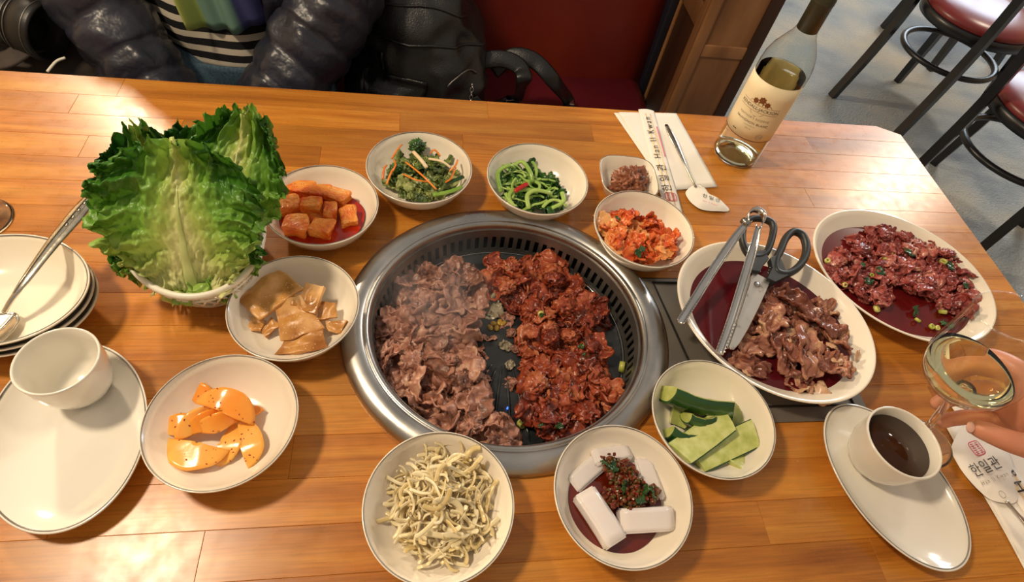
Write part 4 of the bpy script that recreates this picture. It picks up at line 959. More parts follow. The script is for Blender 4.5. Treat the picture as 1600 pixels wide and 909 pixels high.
stick('pepper_piece', [(804, 299), (813, 293), (824, 287)], (CZ + .030, CZ + .033, CZ + .032), 0.0036, m_pepper, 'shiny red pepper piece on the wilted greens', None, 0.6)

# ------------------------------------------------------------------ D: napa kimchi
rr = random.Random(66)
DZ = TZ + 0.011
kk = [sheet_mesh('kimchi_leaf', 280 + i, 0.024, 0.038, 24, 0.0065, 84, 0.0020, m_kimchi, 0.2) for i in range(7)]
dpoly = [(944, 340), (962, 330), (1000, 335), (1030, 355), (1048, 375), (1045, 398), (1015, 402), (985, 402), (958, 390), (940, 365)]
for n, mind, dz in ((20, 0.013, 0.004), (14, 0.015, 0.012), (8, 0.016, 0.019)):
    for (x, y) in scatter(dpoly, DZ + dz, n, rr, mind, 'D'):
        o = link('kimchi_piece', rr.choice(kk), None, (x, y, DZ + dz), rot3(rr, 0.35), rr.uniform(0.7, 1.0)); tag(o, 'orange red crumpled cabbage piece ' + where(x, y, 0.177, 0.118, 0.02, 0.02) + ' of the napa kimchi bowl', 'kimchi', 'napa kimchi pieces')
m_kpale = M('pale_kimchi_rib', [(0.25, rgb(214, 96, 36)), (0.45, rgb(236, 158, 86)), (0.8, rgb(242, 196, 132))], scale=30, rough=0.22, bump=0.15, rand=1)
kp = sheet_mesh('kimchi_rib', 300, 0.026, 0.036, 20, 0.003, 60, 0.0035, m_kpale, 0.35)
for (u, v, a, s, dz, lb) in ((945, 350, 0.2, 1.0, .016, 'pale orange cabbage rib at the left of the napa kimchi'), (962, 384, 0.9, 0.9, .016, 'pale orange cabbage rib at the front left of the napa kimchi'), (1042, 383, 0.1, 0.8, .018, 'pale orange cabbage rib curling at the right of the napa kimchi')):
    o = link('kimchi_rib', kp, None, P(u, v, DZ + dz), (0.2, 0.2, a), s); tag(o, lb, 'kimchi')
for (u, v) in ((966, 340), (1004, 388), (998, 394)):
    o = link('scallion_leaf', leafbit, None, P(u, v, DZ + 0.028), rot3(rr, 0.4), 0.65); tag(o, 'dark green leaf bit in the napa kimchi', 'vegetable', 'green bits in the napa kimchi')
tag(link('soybean_paste', lump_mesh('soybean_paste', 17, (0.024, 0.020, 0.019), 0.50, 2.3, m_paste, 5, 0.22), None, P(984, 283, TZ + 0.019), (0, 0, 0.2)), 'lumpy brown soybean paste in the small squarish dish', 'paste')

# ================================================================== LETTUCE BASKET
bx, by, bz = -0.3350, 0.0880, TZ
BA, BB, BTH = 0.095, 0.0668, 1.949
basket = thing('plastic_basket', 'oval cream plastic lattice basket holding the lettuce', 'basket', (bx, by, bz), BTH)
MB().tube([(BA * math.cos(2 * pi * k / 96), BB * math.sin(2 * pi * k / 96), 0.058) for k in range(96)], 0.0032, 8, closed=True, flat=1.3).obj('rim', m_plastic, basket)
MB().tube([(BA * 0.97 * math.cos(2 * pi * k / 96), BB * 0.97 * math.sin(2 * pi * k / 96), 0.046) for k in range(96)], 0.0016, 6, closed=True).obj('upper_hoop', m_plastic, basket)
MB().tube([(BA * 0.70 * math.cos(2 * pi * k / 96), BB * 0.70 * math.sin(2 * pi * k / 96), 0.003) for k in range(96)], 0.003, 8, closed=True).obj('base_hoop', m_plastic, basket)
MB().lathe([(0.70, 0.0015), (0.70, 0.003), (0, 0.003), (0, 0.0015), (0.70, 0.0015)], 64, BA, BB).obj('base', m_plastic, basket)
lt = MB()
def bskt(t, h):
    s = 0.70 + 0.28 * (1 - (1 - h) ** 1.8); return (BA * s * math.cos(t), BB * s * math.sin(t), 0.003 + 0.054 * h)
for k in range(30):
    for sg in (-1, 1):
        lt.tube([bskt(2 * pi * k / 30 + sg * 0.42 * i / 6, i / 6) for i in range(7)], 0.0014, 5)
for k in range(60): lt.tube([bskt(2 * pi * k / 60, 0.80), bskt(2 * pi * k / 60, 1.0)], 0.0012, 4)
lt.obj('lattice', m_plastic, basket)

def lettuce(label, B, T, W, lat, seed, mat, amp=0.012, cup=0.25, sag=0.02, droop=0.0, base_w=0.26, nu=100, nvv=110, wtop=0.62, shift=0.0):
    B = Vector(B); T = Vector(T); ax = T - B; L = ax.length; ax.normalize()
    lat = Vector(lat); lat = (lat - ax * lat.dot(ax)).normalized(); nrm = lat.cross(ax)
    if nrm.dot(CAM - B) < 0: nrm = -nrm
    t_ = thing('lettuce_leaf', label, 'lettuce', B, 0, 'lettuce leaves in the basket')
    rib = []
    def pos(s, t):
        w = W * (base_w + (1 - base_w) * math.sin(min(1, s / 0.66) * pi / 2) ** 1.15) * (1 - (1 - wtop) * max(0, (s - 0.66) / 0.34) ** 2)
        top = L * s * (1 - 0.20 * abs(t) ** 2.2 * s)
        e = max(abs(t), (max(0, s - 0.45) / 0.55) ** 1.3)
        p = lat * (w * t + shift * s * s) + ax * top
        q = Vector((t * 2.0 + seed, s * 2.4, seed * 0.7))
        ph = (s * 5.2 + 0.8 * noise.noise(q)) if abs(t) > (s - 0.4) else (t * 4.2 + 2.2 + 0.8 * noise.noise(q))
        ruff = amp * e ** 2.2 * math.sin(2 * pi * ph + seed) + 0.55 * amp * e ** 3.0 * math.sin(2 * pi * (ph * 2.7 + 0.6 * noise.noise(q * 2.3)))
        ruff += 0.022 * W / 0.08 * noise.noise(q * 1.3) * e + 0.006 * noise.noise(q * 4.5) * (0.3 + e) + 0.0026 * noise.noise(q * 12) * (0.4 + e)
        jag = Vector((noise.noise(q * 6.5), noise.noise(q * 6.5 + Vector((5, 1, 2))), 0)) * 0.006 * e ** 3 + Vector((noise.noise(q * 15), noise.noise(q * 15 + Vector((3, 9, 2))), 0)) * 0.0045 * e ** 5
        rad = 0.0022 * max(0, math.cos((t * 9 / (0.25 + s)) * 2)) * (1 - e) * s
        p = p + nrm * (ruff + cup * W * t * t + rad + sag * math.sin(pi * s) - droop * s ** 3) + lat * jag.x + ax * (jag.y + 0.35 * ruff)
        return p, e
    mb = MB(); vals = []
    def fn(u, v):
        p, e = pos(v, 2 * u - 1); return p
    mb.grid(fn, nu, nvv)
    m = mb.mesh('blade', mat)
    at = m.attributes.new('rib', 'FLOAT', 'POINT')
    k = 0; data = []
    for i in range(nu + 1):
        for j in range(nvv + 1):
            t = 2 * i / nu - 1; s = j / nvv
            vein = 0.10 * max(0.0, math.cos((abs(t) * 20 / (0.35 + s)))) ** 4 * (1 - abs(t))
            a = 0.04 + 1.12 * (min(1.0, abs(t) / (0.46 + 0.06 * s)) ** 0.85) * (0.30 + 0.75 * s) + 0.22 * s ** 2 - vein - 0.45 * (1 - s) ** 2
            data.append(max(0.0, min(1.0, a * 0.85)))
    at.data.foreach_set('value', data)
    link('blade', m, t_)
    rp = [pos(s, 0.0)[0] + nrm * 0.0012 for s in [i / 16 * 0.74 for i in range(17)]]
    MB().tube(rp, [0.0058 * (1 - i / 16.2) ** 1.1 + 0.0003 for i in range(17)], 10, flat=0.28, upv=nrm).obj('rib', m_ribpale, t_)
    return t_
m_ribpale = M('pale_lettuce_rib', [(0.3, rgb(176, 192, 112)), (0.7, rgb(214, 220, 156))], scale=20, rough=0.35)
zb = TZ + 0.030
lettuce('deep green lettuce leaf at the very back of the basket', P(300, 395, zb), P(325, 200, TZ + 0.125), 0.066, (1, 0.0, 0.0), 5.1, m_leaf2, 0.012, 0.1, 0.01)
lettuce('dark lettuce leaf at the back left of the basket', P(280, 410, zb), P(215, 200, TZ + 0.135), 0.052, (1, 0.25, 0.0), 2.3, m_leaf2, 0.012, 0.2, 0.01)
lettuce('tall lettuce leaf at the right of the basket, its top highest', P(335, 425, zb), P(392, 172, TZ + 0.150), 0.056, (1, -0.1, 0.0), 7.7, m_leaf, 0.012, 0.15, 0.01)
lettuce('short lettuce leaf low at the right inside the basket', P(335, 440, zb), P(378, 330, TZ + 0.095), 0.040, (1, -0.3, 0.0), 9.2, m_leaf, 0.010, 0.2, 0.0, nu=70, nvv=70)
lettuce('short lettuce leaf low at the left inside the basket', P(285, 440, zb), P(205, 350, TZ + 0.075), 0.040, (0.7, 0.7, 0.0), 4.4, m_leaf, 0.010, 0.1, 0.0, nu=70, nvv=70)
lettuce('large front lettuce leaf with a broad pale rib', P(303, 455, zb + 0.014), P(268, 215, TZ + 0.180), 0.072, (1, 0.05, -0.05), 1.3, m_leaf, 0.011, 0.10, 0.010, base_w=0.46, nu=130, nvv=130, wtop=0.86)
rr = random.Random(8)
frill = [sheet_mesh('leaf_scrap', 320 + i, 0.026, 0.04, 22, 0.009, 80, 0.0006, M('pale_lettuce_scrap', [(0.3, rgb(120, 160, 58)), (0.7, rgb(186, 202, 110))], scale=40, rough=0.35, rand=1, tint=0.4)) for i in range(4)]
for (u, v, s) in ((255, 440, 1.0), (275, 448, 0.9), (300, 452, 0.9), (325, 450, 1.0), (350, 440, 0.9), (340, 446, 0.8), (262, 430, 0.8), (370, 425, 0.7), (235, 420, 0.7)):
    o = link('lettuce_scrap', rr.choice(frill), None, P(u, v, TZ + 0.045), rot3(rr, 0.5), s); tag(o, 'pale frilly lettuce scrap at the front of the basket', 'lettuce', 'lettuce scraps in the basket')

# ================================================================== TONGS, SCISSORS, SPOONS
tg = thing('tongs', 'steel kitchen tongs resting across the beef platter', 'tongs', (0, 0, 0))
def arm(pxs, zs, name='arm', label=None):
    pts = bez([P(u, v, z) for (u, v), z in zip(pxs, zs)], 40)
    mb = MB(); n = len(pts); K = 9; V = []; F = []
    for i, p in enumerate(pts):
        t = (pts[min(i + 1, n - 1)] - pts[max(i - 1, 0)]).normalized()
        side = t.cross(Vector((0.2, 0.3, 1))).normalized(); up_ = side.cross(t)
        s = i / (n - 1); w = 0.0032 + 0.0016 * min(1, s * 3) * (1 if s < 0.75 else 1 - 0.4 * (s - 0.75) / 0.25)
        for k in range(K):
            a = pi * (k / (K - 1)); V.append(p - side * (w * math.cos(a)) + up_ * (w * 0.9 * (1 - math.sin(a)) - w * 0.9))
    for i in range(n - 1):
        for k in range(K - 1): F.append((i * K + k, i * K + k + 1, (i + 1) * K + k + 1, (i + 1) * K + k))
    o = mb.add(V, F).obj(name, m_chrome, tg)
    sm = o.modifiers.new('solid', 'SOLIDIFY'); sm.thickness = 0.0009; sm.offset = 0
    th_ = MB()
    for i in range(31, n - 1):
        p = pts[i]; t = (pts[min(i + 1, n - 1)] - pts[i - 1]).normalized(); side = t.cross(Vector((0.2, 0.3, 1))).normalized(); up_ = side.cross(t)
        for sg in (-1, 1):
            w = 0.0036; a = p + side * (sg * w) + up_ * 0.0002
            th_.add([a - t * 0.0012, a + t * 0.0012, a + side * sg * 0.0020 + up_ * 0.001, a - up_ * 0.0012], [(0, 1, 2), (0, 3, 1), (1, 3, 2), (0, 2, 3)])
    th_.obj('teeth', m_steel, o, smooth=False)
arm([(1172, 342), (1148, 372), (1112, 425), (1085, 468), (1063, 503)], [TZ + z for z in (.088, .079, .060, .047, .041)])
arm([(1186, 352), (1178, 385), (1160, 445), (1143, 500), (1124, 552)], [TZ + z for z in (.093, .086, .068, .051, .036)])
hp = [P(u, v, TZ + z) for (u, v), z in (((1170, 346), .087), ((1171, 333), .090), ((1182, 325), .094), ((1194, 332), .095), ((1194, 344), .095), ((1187, 354), .093))]
hb = bez(hp, 24); mb = MB(); V = []; F = []
for i, p in enumerate(hb):
    for k in range(2): V.append(p + Vector((-0.25, -0.35, -1)).normalized() * (0.008 * k - 0.002))
for i in range(24): F.append((2 * i, 2 * i + 1, 2 * i + 3, 2 * i + 2))
o = mb.add(V, F).obj('spring_head', m_chrome, tg); sm = o.modifiers.new('solid', 'SOLIDIFY'); sm.thickness = 0.0011
MB().tube([P(1160, 343, TZ + .084), P(1170, 352, TZ + .084)], 0.0042, 10).obj('lock_pin', m_steel, tg)

scs = thing('kitchen_scissors', 'kitchen scissors with black handles and a stained blade on the beef platter', 'scissors', (0, 0, 0))
def zs(v): return TZ + 0.038 + (548 - v) / (548 - 380) * 0.014
def sp(u, v, dz=0.0): return P(u, v, zs(v) + dz)
def plate_px(name, px, mat, dz, th, parent=scs):
    n = len(px); top = [sp(u, v, dz) for u, v in px]; bot = [p - Vector((0, 0, th)) for p in top]
    c = sum(top, Vector()) / n; ar = sum((top[i - 1] - c).cross(top[i] - c).z for i in range(n))
    if ar < 0: top.reverse(); bot.reverse()
    F = [tuple(range(n)), tuple(reversed(range(n, 2 * n)))] + [(i, n + i, n + (i + 1) % n, (i + 1) % n) for i in range(n)]
    F = [tuple(f) for f in F]
    o = MB().add(top + bot, F).obj(name, mat, parent, smooth=False)
    bv = o.modifiers.new('bevel', 'BEVEL'); bv.width = 0.0004; bv.segments = 1; return o
plate_px('blade', [(1177, 424), (1204, 438), (1196, 458), (1186, 480), (1170, 512), (1156, 536), (1147, 546), (1141, 545), (1140, 540), (1150, 510), (1164, 468)], m_blade, 0.003, 0.0016)['label'] = 'wide stained upper blade'
plate_px('blade', [(1172, 430), (1190, 432), (1180, 460), (1162, 500), (1146, 540), (1138, 544), (1136, 538), (1144, 510), (1158, 472)], m_chrome, 0.0008, 0.0016)['label'] = 'narrow lower blade mostly hidden'
MB().lathe([(0, 0.0014), (0.0032, 0.0012), (0.0038, 0.0004), (0.0038, -0.004), (0, -0.004)], 20).obj('pivot_screw', m_steel, scs, loc=sp(1183, 444, 0.003))
def grip(px, r, n=56):
    pts = loopcurve([sp(u, v, 0.004) for u, v in px], n)
    return MB().tube(pts, r, 10, closed=True, flat=1.25).obj('handle_loop', m_handle, scs)
grip([(1163, 352), (1175, 342), (1196, 343), (1208, 352), (1206, 372), (1197, 395), (1182, 402), (1168, 395), (1160, 375)], 0.0042)
grip([(1228, 372), (1240, 362), (1254, 368), (1260, 386), (1256, 405), (1244, 420), (1228, 428), (1213, 424), (1212, 408), (1220, 390)], 0.0046)
plate_px('handle_body', [(1176, 392), (1196, 390), (1202, 404), (1194, 412), (1188, 424), (1176, 422), (1171, 408)], m_handle, 0.008, 0.009)
plate_px('handle_body', [(1204, 402), (1218, 396), (1226, 416), (1232, 430), (1212, 440), (1199, 434), (1207, 418)], m_handle, 0.008, 0.009)
tb = MB()
for (a, b) in (((1192, 405), (1188, 424)), ((1207, 406), (1200, 426))):
    for k in range(6):
        t = k / 5; c = sp(a[0] + (b[0] - a[0]) * t, a[1] + (b[1] - a[1]) * t, 0.004); tb.add([c + p * 0.0011 for p in iv], if_)
tb.obj('bottle_grip_teeth', m_chrome, scs)

def spoon_handle(mb, pts, ws, th=0.0016):
    n = len(pts); V = []; F = []; K = 10
    for i, p in enumerate(pts):
        t = (pts[min(i + 1, n - 1)] - pts[max(i - 1, 0)]).normalized(); side = t.cross(Vector((0, 0, 1))).normalized(); up_ = side.cross(t)
        for k in range(K):
            a = 2 * pi * k / K; V.append(p + side * (ws[i] * math.cos(a)) + up_ * (th * math.sin(a) * (1.0 if ws[i] > 0.002 else 1.2)))
    for i in range(n - 1):
        for k in range(K): F.append((i * K + k, i * K + (k + 1) % K, (i + 1) * K + (k + 1) % K, (i + 1) * K + k))
    F.append(tuple(reversed(range(K)))); F.append(tuple((n - 1) * K + k for k in range(K)))
    return mb.add(V, F)
sl = thing('serving_spoon', 'silver serving spoon with an ornate handle resting across the stacked bowls', 'spoon', (0, 0, 0))
hpts = bez([P(154, 293, TZ + .066), P(120, 335, TZ + .064), P(80, 383, TZ + .060), P(40, 437, TZ + .054), P(18, 468, TZ + .046), P(6, 488, TZ + .038)], 40)
hw = [0.0048 + 0.0040 * math.sin(min(1, i / 9) * pi / 2) - (0.0058 * min(1, max(0, (i - 9) / 22))) + 0.0 for i in range(41)]
spoon_handle(MB(), hpts, hw).obj('handle', m_silver, sl)
orn = MB()
for off in (-0.0036, 0.0036):
    orn.tube([hpts[i] + Vector((0.6, 0.4, 0)).normalized() * (off * hw[i] / 0.0088) + Vector((0, 0, 0.0016)) for i in range(2, 30)], 0.0005, 5)
for i in range(3, 12, 2):
    c = hpts[i] + Vector((0, 0, 0.0014)); orn.add([c + Vector((p.x * 0.0022, p.y * 0.0034, p.z * 0.0008)) for p in iv], if_)
orn.obj('ornament', m_silver, [c for c in bpy.data.objects if c.parent == sl and c.name.startswith('handle')][0])
def spoon_bowl(a, b, d):
    def fn(u, v):
        w = 2 * pi * u; q = v; x = a * q * math.cos(w) * (1 + 0.16 * math.cos(w)); y = b * q * math.sin(w); return (x, y, -d * (1 - q * q))
    return MB().grid(fn, 40, 8, 0.0012)
be = P(-2, 500, TZ + 0.034)
o = spoon_bowl(0.027, 0.0185, 0.007).obj('spoon_bowl', m_silver, sl, loc=(be.x - 0.008, be.y - 0.015, be.z - 0.003), rot=(0, 0.12, math.radians(60)))

# ================================================================== PAPER GOODS
def sheet(name, corners, z, mat, parent, n=16, wob=0.0008, seed=0, th=0.0004):
    c = [Vector((x, y, z)) for x, y in corners]
    def fn(u, v):
        p = (c[0] * (1 - u) + c[1] * u) * (1 - v) + (c[3] * (1 - u) + c[2] * u) * v
        p.z += wob * (0.5 + noise.noise(Vector((p.x * 22, p.y * 22, seed)))); return p
    return MB().grid(fn, n, n, th).obj(name, mat, parent)
def xy(u, v, z=TZ): p = P(u, v, z); return (p.x, p.y)
nap = thing('paper_napkin', 'folded white paper napkin under the chopsticks behind the paste dish', 'napkin', (0, 0, 0))
c0, c1, c2, c3 = xy(1042, 299), xy(1120, 293), xy(1056, 179), xy(959, 177)
sheet('lower_ply', (c0, c1, c2, c3), TZ + 0.0009, m_paper, nap, seed=1)
c3b = tuple(np.array(c3) * 0.5 + np.array(c2) * 0.5); c0b = tuple(np.array(c0) * 0.5 + np.array(c1) * 0.5)
sheet('upper_ply', (tuple(np.array(c0) * .98 + np.array(c1) * .02), c1, c2, tuple(np.array(c3) * .93 + np.array(c2) * .07)), TZ + 0.0022, m_paper, nap, seed=2)
def frame_on(a, b, z):
    """local frame: x across, y along the direction a -> b"""
    A, B_ = Vector((*a, z)), Vector((*b, z)); d = (B_ - A).normalized(); s = Vector((d.y, -d.x, 0)); return A, d, s
def sleeve(label, p0, p1, w, z, ang_texts, group):
    t = thing('chopstick_sleeve', label, 'chopsticks', (0, 0, 0), 0, group)
    A, d, s = frame_on(p0, p1, z); L = (Vector((*p1, z)) - A).length
    def cr(x, y): return (A + s * x + d * y)
    mb = MB()
    mb.grid(lambda u, v: cr((u - 0.5) * w, v * L) + Vector((0, 0, 0.0022 * (1 - (2 * u - 1) ** 2) + 0.0004 * math.sin(v * 9))), 10, 30, 0.0006)
    ps = mb.obj('paper_sleeve', m_paper, t)
    st = MB()
    for off in (-0.0035, 0.0035): st.tube([cr(off, 0.01) + Vector((0, 0, 0.0006)), cr(off, L - 0.012) + Vector((0, 0, 0.0006))], 0.0022, 8)
    st.obj('chopstick', m_pale, t)
    for (body, size, y, x, rot, mat, spc) in ang_texts:
        ca, sa = math.cos(rot), math.sin(rot)
        def fn(px, py, y=y, x=x):
            qx, qy = ca * px - sa * py + x, sa * px + ca * py + y
            uu = (qx / w) * 2
            return cr(qx, qy) + Vector((0, 0, 0.0027 * (1 - min(1, uu * uu)) + 0.0009))
        flat_text(body, size, fn, 'lettering', mat, ps, spc)
    return ps, cr
p_top = tuple((np.array(xy(995, 172)) + np.array(xy(1022, 178))) / 2); p_bot = tuple((np.array(xy(1036, 331)) + np.array(xy(1066, 336))) / 2)
# text runs along the sleeve; letters read from its lower end
sv, cr_ = sleeve('paper chopstick sleeve with red seal lying on the upper napkin', p_bot, p_top, 0.0265, TZ + 0.0034, [
    ('Han Il Kwan', 0.0145, 0.155, -0.003, pi / 2, m_ink, 1.35), ('관', 0.016, 0.086, -0.001, pi / 2, m_ink, 1.0), ('일', 0.016, 0.064, -0.001, pi / 2, m_ink, 1.0), ('한', 0.016, 0.044, -0.001, pi / 2, m_ink, 1.0)], 'paper chopstick sleeves')
def seal(cr, x, y, s, parent, z, mat):
    mb = MB(); zz = Vector((0, 0, z))
    def q(a, b): return cr(x + a * s, y + b * s) + zz
    sqp = [q(0.5 * math.copysign(abs(math.cos(t)) ** 0.45, math.cos(t)), 0.5 * math.copysign(abs(math.sin(t)) ** 0.45, math.sin(t))) for t in [2 * pi * k / 40 for k in range(40)]]
    mb.tube(sqp, s * 0.035, 4, closed=True, flat=0.15, upv=(0, 0, 1))
    for L_ in ([(-.35, .35), (-.05, .35)], [(-.2, .4), (-.2, .05)], [(-.38, .2), (-.05, .2)], [(-.36, .05), (-.04, .05)], [(.08, .36), (.36, .36)], [(.22, .36), (.22, .1)], [(.08, .22), (.36, .22)], [(.1, .06), (.36, .1)], [(-.36, -.1), (-.05, -.1)], [(-.2, -.1), (-.2, -.4)], [(-.36, -.25), (-.05, -.25)], [(-.36, -.38), (-.06, -.38)], [(.1, -.06), (.34, -.06), (.34, -.22), (.1, -.22)], [(.1, -.38), (.36, -.34)], [(.22, -.22), (.22, -.38)]):
        mb.tube([q(a, b) for a, b in L_], s * 0.026, 4, flat=0.15, upv=(0, 0, 1))
    return mb.obj('red_seal', mat, parent)
seal(cr_, 0.0, 0.026, 0.016, sv, 0.0036, m_red_ink)
st = MB(); st.tube([cr_(0.0090, 0.112 + 0.07 * i / 8) + Vector((0, 0, 0.0028)) for i in range(9)], 0.0009, 4, flat=0.2, upv=(0, 0, 1)); st.obj('pink_print', m_pink_ink, sv)

def wrapped_spoon(label, h0, h1, bowl_px_poly, z, texts, seal_at=None, hz=None):
    t = thing('wrapped_spoon', label, 'spoon', (0, 0, 0), 0, 'spoons in paper bowl covers')
    A = P(*h0, z + 0.006); B_ = P(*h1, z + 0.005); pts = bez([A, A * 0.66 + B_ * 0.34 + Vector((0, 0, 0.001)), A * 0.3 + B_ * 0.7, B_], 24)
    ws = [0.0030 + 0.0024 * math.sin(min(1, i / 5) * pi / 2) - 0.0034 * min(1, max(0, (i - 7) / 9)) for i in range(25)]
    spoon_handle(MB(), pts, ws, 0.0014).obj('handle', m_silver, t)
    return t, A, B_
ws1, A1, B1 = wrapped_spoon('silver spoon with its bowl in a printed paper cover on the upper napkin', (1041, 195), (1087, 292), None, TZ + 0.003, None)
def cover(parent, px, z, bulge, seed):
    pts = [P(u, v, z) for u, v in px]; n = len(pts); c = sum(pts, Vector()) / n
    ring = loopcurve(pts, 48); mb = MB(); V = []; F = []; LV = 10
    for l in range(LV + 1):
        q = l / LV
        for k in range(48):
            p = c + (ring[k] - c) * q; h = bulge * (1 - q ** 2.2) + 0.0012 * noise.noise(Vector((p.x * 60, p.y * 60, seed)))
            V.append(p + Vector((0, 0, h)))
    for l in range(LV):
        for k in range(48): F.append((l * 48 + k, (l + 1) * 48 + k, (l + 1) * 48 + (k + 1) % 48, l * 48 + (k + 1) % 48))
    K = len(V); V += [v - Vector((0, 0, 0.0006)) for v in V]
    return mb.add(V, F).obj('paper_cover', m_paper, parent), c
cv1, cc1 = cover(ws1, [(1074, 296), (1087, 288), (1098, 291), (1108, 303), (1122, 310), (1132, 318), (1139, 329), (1118, 330), (1096, 327), (1083, 319), (1072, 305)], TZ + 0.003, 0.007, 3)
dsp = (B1 - A1); dsp.z = 0; dsp.normalize(); ssp = Vector((-dsp.y, dsp.x, 0))
def on_cover(c, ax, ay, h):
    return lambda x, y: c + ax * x + ay * y + Vector((0, 0, h))
rt1 = Vector((0.92, -0.38, 0)); up1 = Vector((0.38, 0.92, 0))
pt = P(1108, 315, TZ + 0.003)
flat_text('한일관', 0.0085, lambda x, y: pt + rt1 * x + up1 * y + Vector((0, 0, 0.0072)), 'lettering', m_ink, cv1, 1.35)
flat_text('Han Il Kwan', 0.0038, lambda x, y: pt + rt1 * x + up1 * (y - 0.0085) + Vector((0, 0, 0.0058)), 'lettering', m_pink_ink, cv1, 1.2)
MB().tube([P(1090, 296, TZ + 0.003) + Vector((0.003 * math.cos(2 * pi * k / 20), 0.003 * math.sin(2 * pi * k / 20), 0.0075)) for k in range(20)], 0.0002, 4, closed=True).obj('stamp', m_grey_ink, cv1)

# right front setting
nap2 = thing('paper_napkin', 'white paper napkin at the right front corner under the diner\'s hand', 'napkin', (0, 0, 0))
sheet('lower_ply', ((0.492, -0.345), (0.60, -0.345), (0.60, -0.130), (0.492, -0.130)), TZ + 0.0009, m_paper, nap2, seed=4)
sheet('upper_ply', ((0.494, -0.343), (0.60, -0.343), (0.60, -0.134), (0.494, -0.134)), TZ + 0.0022, m_paper, nap2, seed=5)
b0 = xy(1600, 790); b1 = xy(1489, 640)
sv2, cr2 = sleeve('paper chopstick sleeve beside the wrapped spoon at the right front', (0.548, -0.300), (0.520, -0.078), 0.0265, TZ + 0.0034, [
    ('Han Il Kwan', 0.0185, 0.150, 0.000, pi / 2, m_ink, 1.35)], 'paper chopstick sleeves')
ws2, A2, B2 = wrapped_spoon('silver spoon in a paper cover with a red seal at the right front', (1640, 860), (1572, 782), None, TZ + 0.004, None)
cv2, cc2 = cover(ws2, [(1487, 705), (1490, 688), (1502, 668), (1516, 662), (1535, 668), (1556, 685), (1575, 705), (1585, 735), (1590, 765), (1588, 784), (1570, 786), (1548, 780), (1525, 762), (1503, 735)], TZ + 0.005, 0.006, 6)
ctx = P(1540, 730, TZ + 0.011)
e1 = (P(1562, 722, TZ + 0.011) - P(1522, 737, TZ + 0.011)).normalized(); e2 = Vector((-e1.y, e1.x, 0))
flat_text('한일관', 0.0150, lambda x, y: ctx + e1 * x + e2 * y + Vector((0, 0, 0.0006)), 'lettering', m_ink, cv2, 1.1)
flat_text('Han Il Kwan', 0.0062, lambda x, y: ctx + e1 * x + e2 * (y - 0.0125) + Vector((0, 0, 0.0006)), 'lettering', m_grey_ink, cv2, 1.3)
sc2 = P(1526, 700, TZ + 0.011)
seal(lambda x, y: sc2 + e1 * x + e2 * y, 0, 0, 0.015, cv2, 0.0002, m_red_ink)
st_c = P(1566, 772, TZ + 0.009)
MB().tube([st_c + Vector((0.0035 * math.cos(2 * pi * k / 20), 0.0035 * math.sin(2 * pi * k / 20), 0)) for k in range(20)], 0.00025, 4, closed=True).obj('stamp', m_grey_ink, cv2)

# ================================================================== WINE BOTTLE
bp_ = P(1147, 241)
bt = thing('wine_bottle', 'half full clear white wine bottle with cream label beside the napkin', 'bottle', (bp_.x, bp_.y, TZ + 0.0003), 0)
r0 = 0.0350
out_prof = [(0, 0.012), (0.010, 0.010), (0.022, 0.003), (0.029, 0.0), (0.033, 0.0015), (r0, 0.006), (r0, 0.152), (0.0335, 0.164), (0.0290, 0.177), (0.0215, 0.190), (0.0160, 0.199), (0.0136, 0.207), (0.0128, 0.220), (0.0128, 0.262)]
MB().lathe(out_prof, 72).obj('glass_body', m_glass, bt)
in_prof = [(0, 0.016), (0.012, 0.014), (0.024, 0.007), (0.0318, 0.006), (r0 - 0.0028, 0.011), (r0 - 0.0028, 0.146), (0, 0.146)]
MB().lathe(in_prof, 72).obj('wine', m_wine_still, bt)
base_prof = [(0, 0.0125), (0.010, 0.0105), (0.022, 0.0035), (0.029, 0.0006), (0.0328, 0.002), (0.0345, 0.0062), (0.0318, 0.0055), (0.024, 0.0066), (0.012, 0.0136), (0, 0.0156)]
MB().lathe(base_prof, 72).obj('thick_base', m_solid_glass, bt)
MB().lathe([(0.0130, 0.205), (0.0137, 0.2055), (0.0137, 0.2395), (0.0142, 0.241), (0.0142, 0.2425), (0.0137, 0.244), (0.0142, 0.2455), (0.0137, 0.247), (0.0137, 0.266), (0.0130, 0.267), (0, 0.267)], 48).obj('capsule', m_capsule, bt)
lab_dir = math.atan2(CAM.y - bp_.y, CAM.x - bp_.x) - math.radians(4)
RL = r0 + 0.0004
def lab(x, y, dr=0.0):
    a = lab_dir + x / RL; return Vector(((RL + dr) * math.cos(a), (RL + dr) * math.sin(a), 0.096 + y))
lab_o = MB().grid(lambda u, v: lab((u - 0.5) * 0.100, (v - 0.5) * 0.088), 48, 4, -0.0002).obj('label', m_label, bt)
MB().grid(lambda u, v: lab((u - 0.5) * 0.080 + pi * RL, (v - 0.5) * 0.088), 40, 4, -0.0002).obj('back_label', m_label, bt)
for yy, mt_ in ((-0.0430, m_gold_ink),):
    mb = MB(); mb.grid(lambda u, v: lab((u - 0.5) * 0.099, yy + (v - 0.5) * 0.0013, 0.0003), 48, 1); mb.obj('label_border', mt_, lab_o)
def lt_(body, size, y, mat, x=0.0, spc=1.0, arch=0.0):
    flat_text(body, size, lambda px, py: lab(px + x, py + y - arch * px * px, 0.0004), 'lettering', mat, lab_o, spc)
lt_('KENDALL-JACKSON', 0.0066, 0.0065, m_ink, spc=0.98)
lt_("VINTNER'S RESERVE", 0.0046, -0.0085, m_grey_ink, spc=1.15)
lt_('SAUVIGNON BLANC', 0.0049, -0.0160, m_ink, spc=1.12)
lt_('CALIFORNIA', 0.0026, -0.0212, m_grey_ink, spc=1.2)
lt_('2015', 0.0034, -0.0256, m_grey_ink, spc=1.3)
